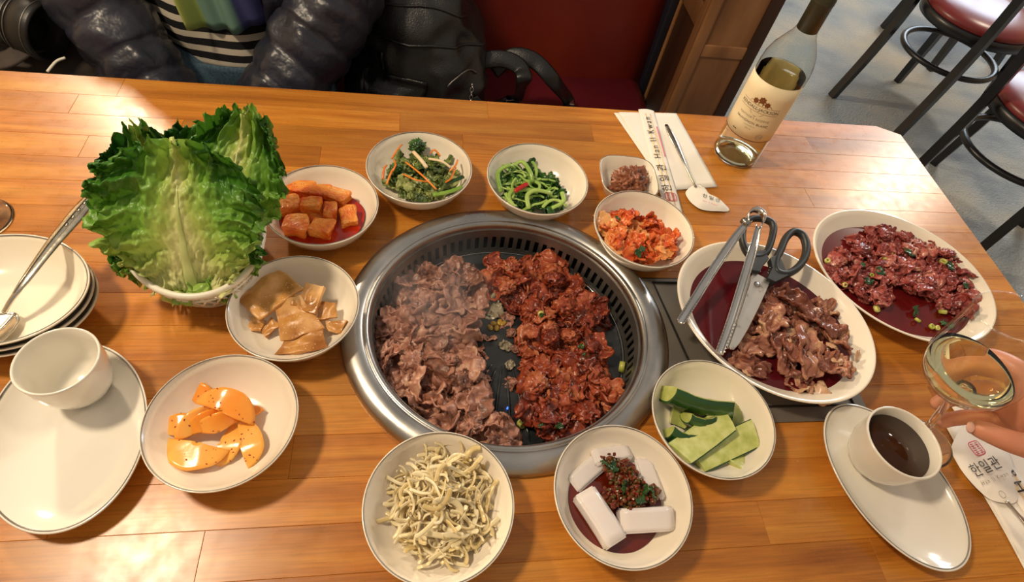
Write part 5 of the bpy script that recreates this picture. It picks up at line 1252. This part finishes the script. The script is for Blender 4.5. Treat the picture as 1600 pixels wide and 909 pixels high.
def lpoly(pts, name, mat, dr=0.0004):
    link(name, mesh(name, [lab(x, y, dr) for x, y in pts], [tuple(range(len(pts)))], mat, False), lab_o)
for yy in (0.0115, 0.0020):
    mb = MB(); mb.grid(lambda u, v: lab((u - 0.5) * 0.058, yy + (v - 0.5) * 0.0005, 0.0003), 30, 1); mb.obj('label_rule', m_gold_ink, lab_o)
# emblem: a stepped vine leaf above and below the banner
def leafpoly(cx, cy, s, up):
    o = []
    for k in range(24):
        a = 2 * pi * k / 24; r = s * (0.86 + 0.14 * math.cos(7 * a)) ; o.append((cx + r * math.sin(a), cy + up * r * math.cos(a)))
    return o
lpoly(leafpoly(0, 0.0200, 0.0055, 1), 'emblem', m_gold_ink)
for sx in (-1, 1):
    lpoly(leafpoly(sx * 0.0085, 0.0162, 0.0044, 1), 'emblem', m_gold_ink)
    lpoly([(sx * 0.002, 0.0125), (sx * 0.017, 0.0125), (sx * 0.014, 0.0155), (sx * 0.003, 0.0170)][::sx], 'emblem', m_gold_ink)
lpoly([(-0.0105, 0.0012), (0.0105, 0.0012), (0.0075, -0.0018), (0.0, -0.0055), (-0.0075, -0.0018)][::-1], 'emblem', m_gold_ink)
lpoly([(-0.0215, -0.0365), (-0.019, -0.0345), (-0.0175, -0.036), (-0.016, -0.0345), (-0.0135, -0.0365)][::-1], 'small_mark', m_ink)
mb = MB(); mb.tube([lab(0.021 + 0.0048 * math.cos(2 * pi * k / 24), -0.0345 + 0.0048 * math.sin(2 * pi * k / 24), 0.0004) for k in range(24)], 0.00018, 4, closed=True)
for yy in (-0.033, -0.0345, -0.036): mb.tube([lab(0.0165 + 0.009 * k / 6, yy, 0.0004) for k in range(7)], 0.00018, 4)
mb.obj('round_mark', m_grey_ink, lab_o)

# ================================================================== WINE GLASSES
def wine_glass(label, loc, axis, level, s=1.0, fill=True):
    g = thing('wine_glass', label, 'glass', loc, 0, None)
    z = Vector(axis).normalized(); g.rotation_mode = 'QUATERNION'; g.rotation_quaternion = Vector((0, 0, 1)).rotation_difference(z); g.scale = (s, s, s)
    MB().lathe([(0, 0.0), (0.030, 0.0), (0.0335, 0.0004), (0.0338, 0.0012), (0.030, 0.0016), (0.012, 0.0034), (0.0055, 0.0065), (0.0036, 0.012), (0.0034, 0.040), (0.0036, 0.070), (0.0052, 0.080), (0.0085, 0.0865), (0.0, 0.0870)], 64).obj('stem', m_solid_glass, g)
    bo = [(0, 0.0858), (0.008, 0.0866), (0.018, 0.0905), (0.029, 0.0985), (0.0375, 0.110), (0.0415, 0.123), (0.0420, 0.135), (0.0400, 0.150), (0.0365, 0.168), (0.0335, 0.187), (0.0322, 0.197)]
    bi = [(r - 0.0011 if r > 0.002 else 0, zz + (0.0011 if zz < 0.12 else 0)) for r, zz in bo]
    MB().lathe(bo, 80).obj('bowl', m_wglass, g)
    MB().tube(ring_pts(0.0320, 0.1972, 80), 0.0006, 6, closed=True).obj('lip', m_wglass, g)
    if fill:
        V = MB().lathe([(max(0, r - 0.0003), zz + 0.0003) for r, zz in bi] + [(0, 0.197)], 80)
        bm = bmesh.new(); vs = [bm.verts.new(v) for v in V.v]
        for f in V.f:
            try: bm.faces.new([vs[i] for i in f])
            except ValueError: pass
        upl = g.rotation_quaternion.inverted() @ Vector((0, 0, 1))
        res = bmesh.ops.bisect_plane(bm, geom=list(bm.verts) + list(bm.edges) + list(bm.faces), plane_co=Vector((0, 0, level)), plane_no=upl, clear_outer=True)
        ed = [e for e in res['geom_cut'] if isinstance(e, bmesh.types.BMEdge)]
        bmesh.ops.contextual_create(bm, geom=ed)
        bmesh.ops.recalc_face_normals(bm, faces=list(bm.faces))
        m = bpy.data.meshes.new('wine'); bm.to_mesh(m); bm.free()
        for p in m.polygons: p.use_smooth = len(p.vertices) < 6
        m.materials.append(m_wine); link('wine', m, g)
    return g
GF = P(1432, 690, 0.783)
gd = Vector((math.cos(1.30) * math.cos(2.2), math.cos(1.30) * math.sin(2.2), math.sin(1.30)))
glass = wine_glass('tilted glass of white wine held by a hand at the right edge', GF, gd, 0.124, 0.94)
gl = P(-34, 345, TZ); wine_glass('wine glass at the left edge of the photo, only its foot in view', (gl.x, gl.y, TZ + 0.0003), (0, 0, 1), 0.12, 1.0, False)

# ================================================================== BODIES: skin-modifier helper
def grow(name, chains, mat, levels=2, root=0):
    """chains: list of (points, radii[, parent vertex index as (chain, i)]) -> one continuous skinned mesh"""
    V = []; E = []; Rr = []; ids = []
    for ch in chains:
        pts, rad = ch[0], ch[1]; par = ch[2] if len(ch) > 2 else None; row = []
        for p, r in zip(pts, rad):
            row.append(len(V)); V.append(tuple(p)); Rr.append(r)
        if par is not None: E.append((ids[par[0]][par[1]], row[0]))
        for a, b in zip(row, row[1:]): E.append((a, b))
        ids.append(row)
    m = bpy.data.meshes.new(name); m.from_pydata(V, E, [])
    o = bpy.data.objects.new(name, m); COL.objects.link(o)
    sk = o.modifiers.new('skin', 'SKIN'); sk.use_smooth_shade = True
    lay = m.skin_vertices[0].data
    for i, r in enumerate(Rr):
        lay[i].radius = (r, r) if isinstance(r, (int, float)) else r
        lay[i].use_root = (i == root)
    sb = o.modifiers.new('sub', 'SUBSURF'); sb.levels = levels; sb.render_levels = levels
    dg = bpy.context.evaluated_depsgraph_get(); dg.update()
    nm = bpy.data.meshes.new_from_object(o.evaluated_get(dg))
    bpy.data.objects.remove(o); nm.name = name
    nm.materials.clear(); nm.materials.append(mat)
    nm.polygons.foreach_set('use_smooth', [True] * len(nm.polygons))
    return nm

# ------------------------------------------------------------------ hand holding the glass
zx = gd.normalized()
side = Vector((1, -0.25, 0)); side = (side - zx * side.dot(zx)).normalized(); fwd = zx.cross(side)
def G(a, x, y): return GF + zx * (a - 0.010) + side * (x - 0.006) + fwd * (y - 0.004)      # glass coordinates: along the stem, to the right, away
wr = G(0.060, 0.135, -0.030)
def fingerpts(p): return [Vector(q) for q in p]
chains = [
    ([G(0.02, 0.36, -0.16), G(0.035, 0.26, -0.09), G(0.05, 0.185, -0.045), wr, G(0.072, 0.105, -0.016), G(0.084, 0.080, -0.006)], [(0.040, 0.036), (0.036, 0.032), (0.029, 0.024), (0.027, 0.021), (0.034, 0.020), (0.033, 0.016)]),
    ([G(0.108, 0.066, 0.014), G(0.118, 0.051, 0.020), G(0.112, 0.045, 0.036), G(0.104, 0.030, 0.044)], [0.0108, 0.0098, 0.0088, 0.0075], (0, 5)),
    ([G(0.092, 0.060, 0.020), G(0.092, 0.040, 0.030), G(0.084, 0.020, 0.034), G(0.077, 0.004, 0.026)], [0.0112, 0.0100, 0.0090, 0.0076], (0, 5)),
    ([G(0.074, 0.056, 0.016), G(0.070, 0.034, 0.022), G(0.062, 0.016, 0.020), G(0.056, 0.004, 0.014)], [0.0106, 0.0094, 0.0085, 0.0072], (0, 5)),
    ([G(0.056, 0.060, 0.008), G(0.048, 0.040, 0.012), G(0.041, 0.026, 0.012), G(0.036, 0.015, 0.008)], [0.0094, 0.0082, 0.0074, 0.0064], (0, 5)),
    ([G(0.068, 0.100, -0.034), G(0.072, 0.070, -0.038), G(0.074, 0.042, -0.031), G(0.075, 0.017, -0.017)], [0.0150, 0.0130, 0.0110, 0.0088], (0, 4)),
]
hm = grow('hand', chains, m_skin, 2, 3)
hand = link('person', hm); tag(hand, 'right diner of whom only the hand holding the wine glass is in view', 'person')
def nail(c, n, s):
    c = Vector(c); n = Vector(n).normalized(); q = n.to_track_quat('Z', 'Y').to_matrix()
    MB().lathe([(0, 0.0008), (s * 0.7, 0.0006), (s, 0), (0, -0.0004)], 16, 1, 1.25).obj('nail', m_nail, hand, loc=c, rot=q.to_euler())
nail(G(0.079, 0.014, -0.024), Vector((-0.1, -0.35, 0.6)), 0.0045)

# ------------------------------------------------------------------ seated person behind the table
prs = Vector((-0.455, 0.76, 0))
def at(x, y, z): return prs + Vector((x, y, z))
sh = [(-0.185, 0.03, 1.06), (0.185, 0.03, 1.06)]
body = grow('person', [
    ([at(0, 0.02, 0.56), at(0, 0.0, 0.68), at(0, 0.0, 0.82), at(0, 0.01, 0.97), at(0, 0.01, 1.06), at(0, 0.0, 1.13), at(0, -0.02, 1.19), at(0, -0.04, 1.26), at(0, -0.03, 1.34)], [(0.15, 0.11), (0.135, 0.105), (0.14, 0.105), (0.16, 0.105), (0.12, 0.08), (0.055, 0.055), (0.055, 0.06), (0.075, 0.085), (0.070, 0.078)]),
    ([at(0.165, 0.02, 1.04), at(0.215, -0.02, 0.90), at(0.205, -0.11, 0.775), at(0.140, -0.18, 0.68), at(0.080, -0.228, 0.622), at(0.060, -0.240, 0.625), at(0.040, -0.250, 0.632)], [0.055, 0.045, 0.040, 0.034, 0.026, 0.030, 0.018], (0, 4)),
    ([at(-0.165, 0.02, 1.04), at(-0.215, -0.02, 0.90), at(-0.195, -0.10, 0.775), at(-0.125, -0.175, 0.665), at(-0.068, -0.225, 0.598), at(-0.045, -0.235, 0.592), at(-0.02, -0.24, 0.59)], [0.055, 0.045, 0.040, 0.034, 0.026, 0.030, 0.018], (0, 4)),
    ([at(0.095, -0.06, 0.54), at(0.12, -0.26, 0.54), at(0.125, -0.42, 0.53), at(0.125, -0.40, 0.28), at(0.125, -0.37, 0.08), at(0.125, -0.46, 0.045)], [0.082, 0.075, 0.058, 0.050, 0.036, 0.03], (0, 0)),
    ([at(-0.095, -0.06, 0.54), at(-0.12, -0.26, 0.54), at(-0.125, -0.42, 0.53), at(-0.125, -0.40, 0.28), at(-0.125, -0.37, 0.08), at(-0.125, -0.46, 0.045)], [0.082, 0.075, 0.058, 0.050, 0.036, 0.03], (0, 0)),
], m_skin, 2, 0)
person = link('person', body); tag(person, 'seated person in an open navy quilted jacket over a striped top and green scarf', 'person')
for (x, y, z, r) in ((-0.028, -0.105, 1.285, 0.010), (0.028, -0.105, 1.285, 0.010)):
    MB().lathe([(0, r), (r * 0.7, r * 0.7), (r, 0), (r * 0.7, -r * 0.7), (0, -r)], 16).obj('eye', m_white, person, loc=at(x, y, z))
MB().tube([at(0, -0.115, 1.28), at(0, -0.135, 1.255), at(0, -0.122, 1.247)], [0.006, 0.011, 0.008], 8).obj('nose', m_skin, person)
MB().tube([at(-0.022, -0.112, 1.222), at(0, -0.122, 1.220), at(0.022, -0.112, 1.222)], [0.002, 0.0045, 0.002], 8).obj('mouth', M('lip', rgb(170, 84, 76), rough=0.4), person)
for sx in (-1, 1): MB().tube([at(sx * 0.075, -0.03, 1.30), at(sx * 0.084, -0.02, 1.28), at(sx * 0.076, -0.025, 1.25)], [0.006, 0.010, 0.006], 8).obj('ear', m_skin, person)
link('hair', lump_mesh('hair', 12, (0.095, 0.108, 0.105), 0.05, 2.0, m_hair, 4, 0.02), person, at(0, 0.005, 1.335))
for i, xs in enumerate((0.0, 0.014, 0.028, 0.040)):      # fingers of the resting hand at the table edge
    b = at(0.058 - xs * 0.4, -0.245 - 0.002 * i, 0.636 - xs * 0.3)
    MB().tube([b, b + Vector((-0.022, -0.016, -0.003)), b + Vector((-0.040, -0.020, -0.012)), b + Vector((-0.050, -0.018, -0.020))], [0.0085, 0.0085, 0.0075, 0.006], 8).obj('finger', m_skin, person)
# striped top: shell round the torso
def shell(rx, ry, z0, z1, a0, a1, puff, amp, seed, nu=64, nv_n=48, th=0.004, grow_top=0.0):
    def fn(u, v):
        a = a0 + (a1 - a0) * u; z = z0 + (z1 - z0) * v
        k = 1 + grow_top * v
        bulge = amp * abs(math.sin(pi * puff * v)) if puff else 0
        p = Vector((math.cos(a) * 2, math.sin(a) * 2, z * 9)); w = 0.010 * noise.noise(p * 1.2 + Vector((seed, 0, 0)))
        return at((rx * k + bulge + w) * math.cos(a), (ry * k + bulge + w) * math.sin(a) + 0.005, z)
    return MB().grid(fn, nu, nv_n, th)
shell(0.155, 0.122, 0.615, 1.08, 0, 2 * pi, 0, 0, 3).obj('striped_top', m_stripes, person)
shell(0.158, 0.128, 0.53, 0.625, 0, 2 * pi, 0, 0, 5, nv_n=10).obj('jeans_waist', m_jeans, person)
for sx in (-1, 1):
    MB().tube(bez([at(sx * 0.08, 0.0, 0.555), at(sx * 0.12, -0.24, 0.545), at(sx * 0.125, -0.43, 0.53), at(sx * 0.125, -0.42, 0.28), at(sx * 0.125, -0.38, 0.07)], 24), [0.090] * 10 + [0.080] * 5 + [0.062] * 10, 16).obj('jeans_leg', m_jeans, person)
# jacket: two front panels and back as one open shell, puffed sleeves
jk = shell(0.205, 0.150, 0.56, 1.12, math.radians(-64), math.radians(234), 7, 0.012, 7, 90, 90, 0.012, -0.06)
jk.obj('jacket_body', m_jacket, person)
def sleeve_tube(path, r0_, r1_, quilts, seed):
    pts = bez(path, 90); rad = []
    for i in range(91):
        s = i / 90; rad.append(r0_ + (r1_ - r0_) * s + 0.0075 * (abs(math.sin(pi * quilts * s)) ** 0.6 - 0.6))
    mb = MB().tube(pts, rad, 44); V = []
    for k, p in enumerate(mb.v):
        p = Vector(p); c_ = pts[min(k // 44, 90)]; p = p + (p - c_).normalized() * ((0.25 - abs(noise.noise(p * 17 + Vector((seed, 0, 0))))) * 0.016); V.append(p + nv(p, 14, seed) * 0.006 + nv(p, 60, seed + 3) * 0.0035)
    mb.v = V; return mb
sleeve_tube([at(0.15, 0.03, 1.07), at(0.225, 0.0, 0.92), at(0.215, -0.10, 0.785), at(0.150, -0.17, 0.690), at(0.085, -0.225, 0.620)], 0.084, 0.058, 9, 2).obj('sleeve', m_jacket, person)
sleeve_tube([at(-0.15, 0.03, 1.07), at(-0.225, 0.0, 0.92), at(-0.200, -0.09, 0.785), at(-0.135, -0.165, 0.680), at(-0.075, -0.22, 0.600)], 0.084, 0.058, 9, 6).obj('sleeve', m_jacket, person)
# scarf hanging down the chest
def scf(u, v):
    z = 1.13 - v * 0.425; w = 0.045 + 0.020 * v
    return at((u - 0.42) * 2 * w + 0.012 + 0.006 * math.sin(v * 7), -0.128 - 0.012 * math.sin(u * 9 + v * 2) - 0.006 * math.cos(u * 21) - 0.012 * math.sin(pi * v), z - 0.010 * math.sin(u * 5))
m = MB().grid(scf, 40, 30, 0.002); sc_o = m.obj('scarf', m_scarf, person)
uvl = sc_o.data.uv_layers.new(name='uv'); W_ = 31
for lp in sc_o.data.loops:
    vi = lp.vertex_index % (41 * 31); uvl.data[lp.index].uv = (vi // 31 / 40, (vi % 31) / 30)
MB().tube(loopcurve([at(0.095 * math.cos(a), 0.085 * math.sin(a) - 0.015, 1.13 + 0.02 * math.sin(a * 2)) for a in [2 * pi * k / 8 for k in range(8)]], 48), 0.034, 12, closed=True).obj('scarf_loop', m_scarf, person)

# ------------------------------------------------------------------ camera with big lens, on a dark cloth bag
cb_ = Vector((-0.80, 0.62, 0))
bagl = lump_mesh('dark_cloth_bag', 31, (0.17, 0.13, 0.115), 0.16, 1.4, m_strap, 5, 0.03)
tag(link('cloth_bag', bagl, None, (-0.79, 0.66, 0.565)), 'dark cloth bag on the bench at the far left under the camera', 'bag')
pc0 = Py(20, 30, 0.60); ax_ = Vector((0.93, -0.30, -0.12)).normalized()
cm = thing('camera', 'black camera with a large ringed lens at the far left behind the table', 'camera', pc0)
cm.rotation_mode = 'QUATERNION'; cm.rotation_quaternion = Vector((0, 0, 1)).rotation_difference(ax_)
MB().lathe([(0, -0.09), (0.040, -0.09), (0.042, -0.085), (0.042, -0.03), (0.045, -0.028), (0.045, 0.012), (0.043, 0.014), (0.043, 0.020), (0.046, 0.022), (0.046, 0.056), (0.044, 0.060), (0.040, 0.060), (0.036, 0.045), (0, 0.040)], 64).obj('lens_barrel', m_lens, cm)
lens_o = [c for c in bpy.data.objects if c.name.startswith('lens_barrel')][0]
for z_ in (0.016, 0.024, 0.050): MB().tube(ring_pts(0.0462 if z_ > 0.02 else 0.0436, z_, 64), 0.0009, 6, closed=True).obj('lens_ring', m_steel_dark, lens_o)
MB().box((0.0, 0.0, -0.125), (0.10, 0.14, 0.07), bev=0.012).box((0, 0.052, -0.105), (0.11, 0.034, 0.09), bev=0.012).obj('body', m_lens, cm)
MB().lathe([(0, 0.044), (0.030, 0.0415), (0.034, 0.039), (0, 0.038)], 40).obj('front_glass', m_black_metal, lens_o)
s0 = bez([pc0 + Vector((0.02, 0.0, -0.06)), Py(40, 78, 0.56), Py(12, 92, 0.54), Py(-30, 100, 0.54)], 20); mb = MB()
mb.tube(s0, 0.016, 8, flat=0.18, upv=(0, -0.5, 1)); o = mb.obj('camera_strap', m_strap); tag(o, 'flat grey camera strap curling below the lens', 'strap')
s1 = bez([Py(102, 90, 0.56), Py(88, 96, 0.55), Py(74, 112, 0.53)], 12); tag(MB().tube(s1, 0.0022, 6).obj('white_cord', m_plastic), 'thin white cord hanging at the table edge left of the person', 'cord')

# ------------------------------------------------------------------ black leather backpack on the bench
bgc = Vector((-0.105, 0.715, 0.46))
bag = thing('leather_backpack', 'black grained leather backpack slumped on the bench behind the table', 'bag', bgc, math.radians(-6))
def sup(a, e): c_, s_ = math.cos(a), math.sin(a); return math.copysign(abs(c_) ** e, c_), math.copysign(abs(s_) ** e, s_)
def bagf(u, v):
    a = 2 * pi * u; z = v * 0.335
    cx, cy = sup(a, 0.62)
    w = 0.132 * (1 - 0.08 * v - 0.40 * max(0, (v - 0.5) / 0.5) ** 1.6); d = 0.098 * (1 - 0.05 * v - 0.55 * max(0, (v - 0.5) / 0.5) ** 1.6)
    w *= min(1, 0.86 + v * 3); p = Vector((cx * w, cy * d, z))
    dn = nv(p, 7, 4) * 0.022 + nv(p, 19, 5) * 0.009
    lean = -0.02 * v * v
    rg = (0.30 - abs(noise.noise(p * 10 + Vector((2, 5, 1))))) * 0.030 + (0.25 - abs(noise.noise(p * 24))) * 0.010
    dn = dn + Vector((cx, cy, 0)) * rg
    return p + Vector((dn.x + lean * 0.9, dn.y + 0.05 * v, dn.z * 0.4))
bb = MB().grid(bagf, 96, 60); tops = [bagf(k / 96, 1.0) for k in range(96)]; bb.add(tops, [tuple(range(96))])
bb.obj('body', m_leather, bag)
def bagpt(u, v, d=0.004):
    p = bagf(u, v); q = bagf(u + 0.004, v) - p; r_ = bagf(u, v + 0.004) - p; n_ = q.cross(r_).normalized(); return p + n_ * d
for u0, u1, v0, v1 in ((0.52, 0.98, 0.60, 0.60), (0.55, 0.95, 0.76, 0.76), (0.70, 0.70, 0.05, 0.6)):
    pts = [bagpt(u0 + (u1 - u0) * i / 40, v0 + (v1 - v0) * i / 40 + 0.08 * math.sin(pi * i / 40) * (u0 != u1), 0.001) for i in range(41)]
    MB().tube(pts, 0.0028, 6).obj('seam_piping', m_leather, bag)
def pocket(u, v):
    uu = 0.56 + 0.20 * u; vv = 0.10 + 0.40 * v; e = (math.sin(pi * u) * math.sin(pi * min(1, v * 1.15 + 0.0))) ** 0.4 if 0 < u < 1 and 0 < v < 0.87 else 0.0
    return bagpt(uu, vv, 0.003 + 0.034 * e)
MB().grid(pocket, 32, 28, 0.002).obj('front_pocket', m_leather, bag)
zp = [bagpt(0.80 + 0.10 * i / 16, 0.50 + 0.06 * math.sin(pi * i / 16), 0.003) for i in range(17)]
zip_o = MB().tube(zp, 0.0016, 6).obj('zip', m_steel_dark, bag)
zc = bagpt(0.865, 0.46, 0.010)
mb = MB()
for k in range(5): mb.tube([zc + Vector((0.0035 * math.cos(a) * (1 if k % 2 else 0.3), 0.0035 * math.cos(a) * (0.3 if k % 2 else 1) , -0.009 * k + 0.005 * math.sin(a))) for a in [2 * pi * j / 14 for j in range(14)]], 0.0010, 5, closed=True)
mb.obj('zip_chain', m_chrome, zip_o)
MB().box(zc + Vector((0.018, -0.004, -0.036)), (0.014, 0.004, 0.034), Matrix.Rotation(-0.7, 3, 'Y'), 0.0015).obj('zip_pull_tab', m_leather, zip_o)
def strap(pts, label):
    q = bez(pts, 40); mb = MB(); mb.tube(q, 0.017, 10, flat=0.22, upv=(0.1, -0.75, 0.65)); return mb.obj('shoulder_strap', m_leather, bag)
inv = Matrix.Rotation(math.radians(6), 4, 'Z')
def L(p): return inv @ (Vector(p) - bgc)
strap([L(Py(745, 95, 0.72)), L(Py(785, 92, 0.72)), L(Py(812, 105, 0.71)), L(Py(818, 130, 0.69)), L(P(800, 158, 0.475)), L(P(760, 175, 0.475))], '')
strap([L(Py(770, 112, 0.74)), L(Py(800, 88, 0.75)), L(Py(835, 95, 0.74)), L(Py(868, 130, 0.72)), L(P(888, 160, 0.478)), L(P(880, 190, 0.475))], '')
bk_ = L(P(802, 156, 0.49)); MB().tube([bk_ + Vector(v_) for v_ in ((-0.016, 0, -0.004), (0.016, 0, 0.004), (0.014, -0.03, 0.002), (-0.018, -0.03, -0.006))], 0.0018, 6, closed=True).obj('strap_buckle', m_chrome, bag)
bk_ = L(P(893, 160, 0.485)); MB().box(bk_, (0.012, 0.02, 0.004), None, 0.001).obj('strap_clip', m_chrome, bag)

# ================================================================== CHAIRS
def chair(label, loc, rotz):
    t = thing('dining_chair', label, 'chair', loc, rotz, 'maroon seated black chairs')
    MB().lathe([(0, 0.475), (0.10, 0.474), (0.165, 0.466), (0.192, 0.452), (0.200, 0.438), (0.196, 0.430), (0, 0.430)], 64).obj('seat', m_chair_red, t)
    MB().lathe([(0.196, 0.432), (0.204, 0.430), (0.206, 0.415), (0.204, 0.398), (0.190, 0.396), (0.19, 0.432), (0.196, 0.432)], 64).obj('apron', m_black_wood, t)
    MB().tube(ring_pts(0.178, 0.275, 64), 0.013, 8, closed=True, flat=0.8).obj('ring_stretcher', m_black_wood, t)
    for sx, sy in ((-1, 1), (1, 1)):
        MB().tube([(sx * 0.150, sy * 0.135, 0.41), (sx * 0.165, sy * 0.155, 0.2), (sx * 0.185, sy * 0.175, 0.0)], [0.023, 0.021, 0.018], 4, ang=pi / 4, upv=(0, 1, 0)).obj('leg', m_black_wood, t, smooth=False)
    for sx in (-1, 1):
        pts = bez([(sx * 0.165, -0.260, 0.0), (sx * 0.160, -0.205, 0.22), (sx * 0.158, -0.180, 0.43), (sx * 0.165, -0.205, 0.65), (sx * 0.170, -0.275, 0.92)], 18)
        MB().tube(pts, [0.021] * 19, 4, ang=pi / 4, upv=(1, 0, 0)).obj('rear_post', m_black_wood, t, smooth=False)
    for z_, y_ in ((0.88, -0.262), (0.72, -0.222)):
        MB().tube(bez([(-0.168, y_, z_), (0, y_ - 0.035, z_ + 0.012), (0.168, y_, z_)], 14), 0.026, 8, flat=0.35, upv=(0, 0.25, 1), ang=0).obj('back_rail', m_black_wood, t)
    return t
c1 = chair('black chair with a round maroon seat at the top right on the carpet', (1.95, 1.56, 0.0005), math.radians(-72))
c2 = copy_tree(c1); c2.location = (1.86, 0.98, 0.0005); c2.rotation_euler = (0, 0, math.radians(-60)); c2['label'] = 'black chair with maroon seat cut off by the right edge, nearest the table corner'
c3 = copy_tree(c1); c3.location = (2.44, 2.12, 0.0005); c3.rotation_euler = (0, 0, math.radians(100)); c3['label'] = 'farthest black chair at the top right, only two legs in view'

# ================================================================== FLAKES AND SEEDS THAT LIE ON THE FOOD
dg = bpy.context.evaluated_depsgraph_get(); dg.update()
rr = random.Random(77)
def sprinkle(name, label, cat, px_poly, z, n, size, mat, hits):
    mb = MB()
    for (x, y) in scatter(px_poly, z, n, rr, 0.002):
        ok, loc, nrm, idx, ob, mtx = scene.ray_cast(dg, Vector((x, y, TZ + 0.12)), Vector((0, 0, -1)))
        if not ok or not any(ob.name.startswith(h) for h in hits): continue
        q = nrm.to_track_quat('Z', 'Y').to_matrix(); s = size * rr.uniform(0.6, 1.5); a = rr.uniform(0, 6.3)
        e = q @ Matrix.Rotation(a, 3, 'Z')
        mb.add([loc + e @ Vector((p.x * s, p.y * s * 0.6, p.z * s * 0.4)) for p in iv], if_)
    if mb.v: tag(mb.obj(name, mat, smooth=False), label, cat, kind='stuff')
sprinkle('chilli_flakes', 'red chilli flakes speckling the orange pickle slices', 'seasoning', [(262, 640), (330, 600), (415, 660), (400, 715), (290, 730)], TZ + 0.02, 60, 0.0009, m_fleck, ('pickle_slice',))
sprinkle('chilli_flakes', 'dark chilli flakes on the radish kimchi cubes', 'seasoning', [(440, 285), (560, 300), (560, 370), (440, 370)], TZ + 0.025, 120, 0.0007, m_fleck, ('radish_cube',))
sprinkle('sesame_seeds', 'pale sesame seeds stuck to the fishcake slices', 'seasoning', [(370, 430), (480, 430), (550, 500), (520, 550), (430, 560)], TZ + 0.025, 150, 0.0006, m_pale, ('fishcake_slice',))

# ================================================================== STEAM OVER THE GRILL
sm_, N, L_, b_ = nodes_of('thin_steam'); N.remove(b_)
vs = N.new('ShaderNodeVolumeScatter'); vs.inputs['Color'].default_value = (1, 1, 1, 1); vs.inputs['Anisotropy'].default_value = 0.2
tc = N.new('ShaderNodeTexCoord'); nt = N.new('ShaderNodeTexNoise'); nt.inputs['Scale'].default_value = 16; nt.inputs['Detail'].default_value = 3; nt.inputs['Distortion'].default_value = 1.2
L_.new(tc.outputs['Object'], nt.inputs['Vector'])
ln = N.new('ShaderNodeVectorMath'); ln.operation = 'LENGTH'; mp = N.new('ShaderNodeMapping'); mp.inputs['Scale'].default_value = (1 / 0.075, 1 / 0.07, 1 / 0.085)
L_.new(tc.outputs['Object'], mp.inputs['Vector']); L_.new(mp.outputs[0], ln.inputs[0])
fo = N.new('ShaderNodeMapRange'); fo.inputs['From Min'].default_value = 0.25; fo.inputs['From Max'].default_value = 1.0; fo.inputs['To Min'].default_value = 1.0; fo.inputs['To Max'].default_value = 0.0; L_.new(ln.outputs['Value'], fo.inputs['Value'])
th = N.new('ShaderNodeMapRange'); th.inputs['From Min'].default_value = 0.40; th.inputs['From Max'].default_value = 0.72; th.inputs['To Min'].default_value = 0.0; th.inputs['To Max'].default_value = 7.0; L_.new(nt.outputs['Fac'], th.inputs['Value'])
mu = N.new('ShaderNodeMath'); mu.operation = 'MULTIPLY'; L_.new(fo.outputs[0], mu.inputs[0]); L_.new(th.outputs[0], mu.inputs[1]); L_.new(mu.outputs[0], vs.inputs['Density'])
L_.new(vs.outputs[0], N['Material Output'].inputs['Volume'])
sp0 = P(690, 455, TZ + 0.06)
o = link('steam', lump_mesh('steam', 3, (0.078, 0.073, 0.088), 0.0, 1.0, sm_, 3), None, sp0)
tag(o, 'faint steam rising from the left heap of beef on the grill', 'steam', kind='stuff')
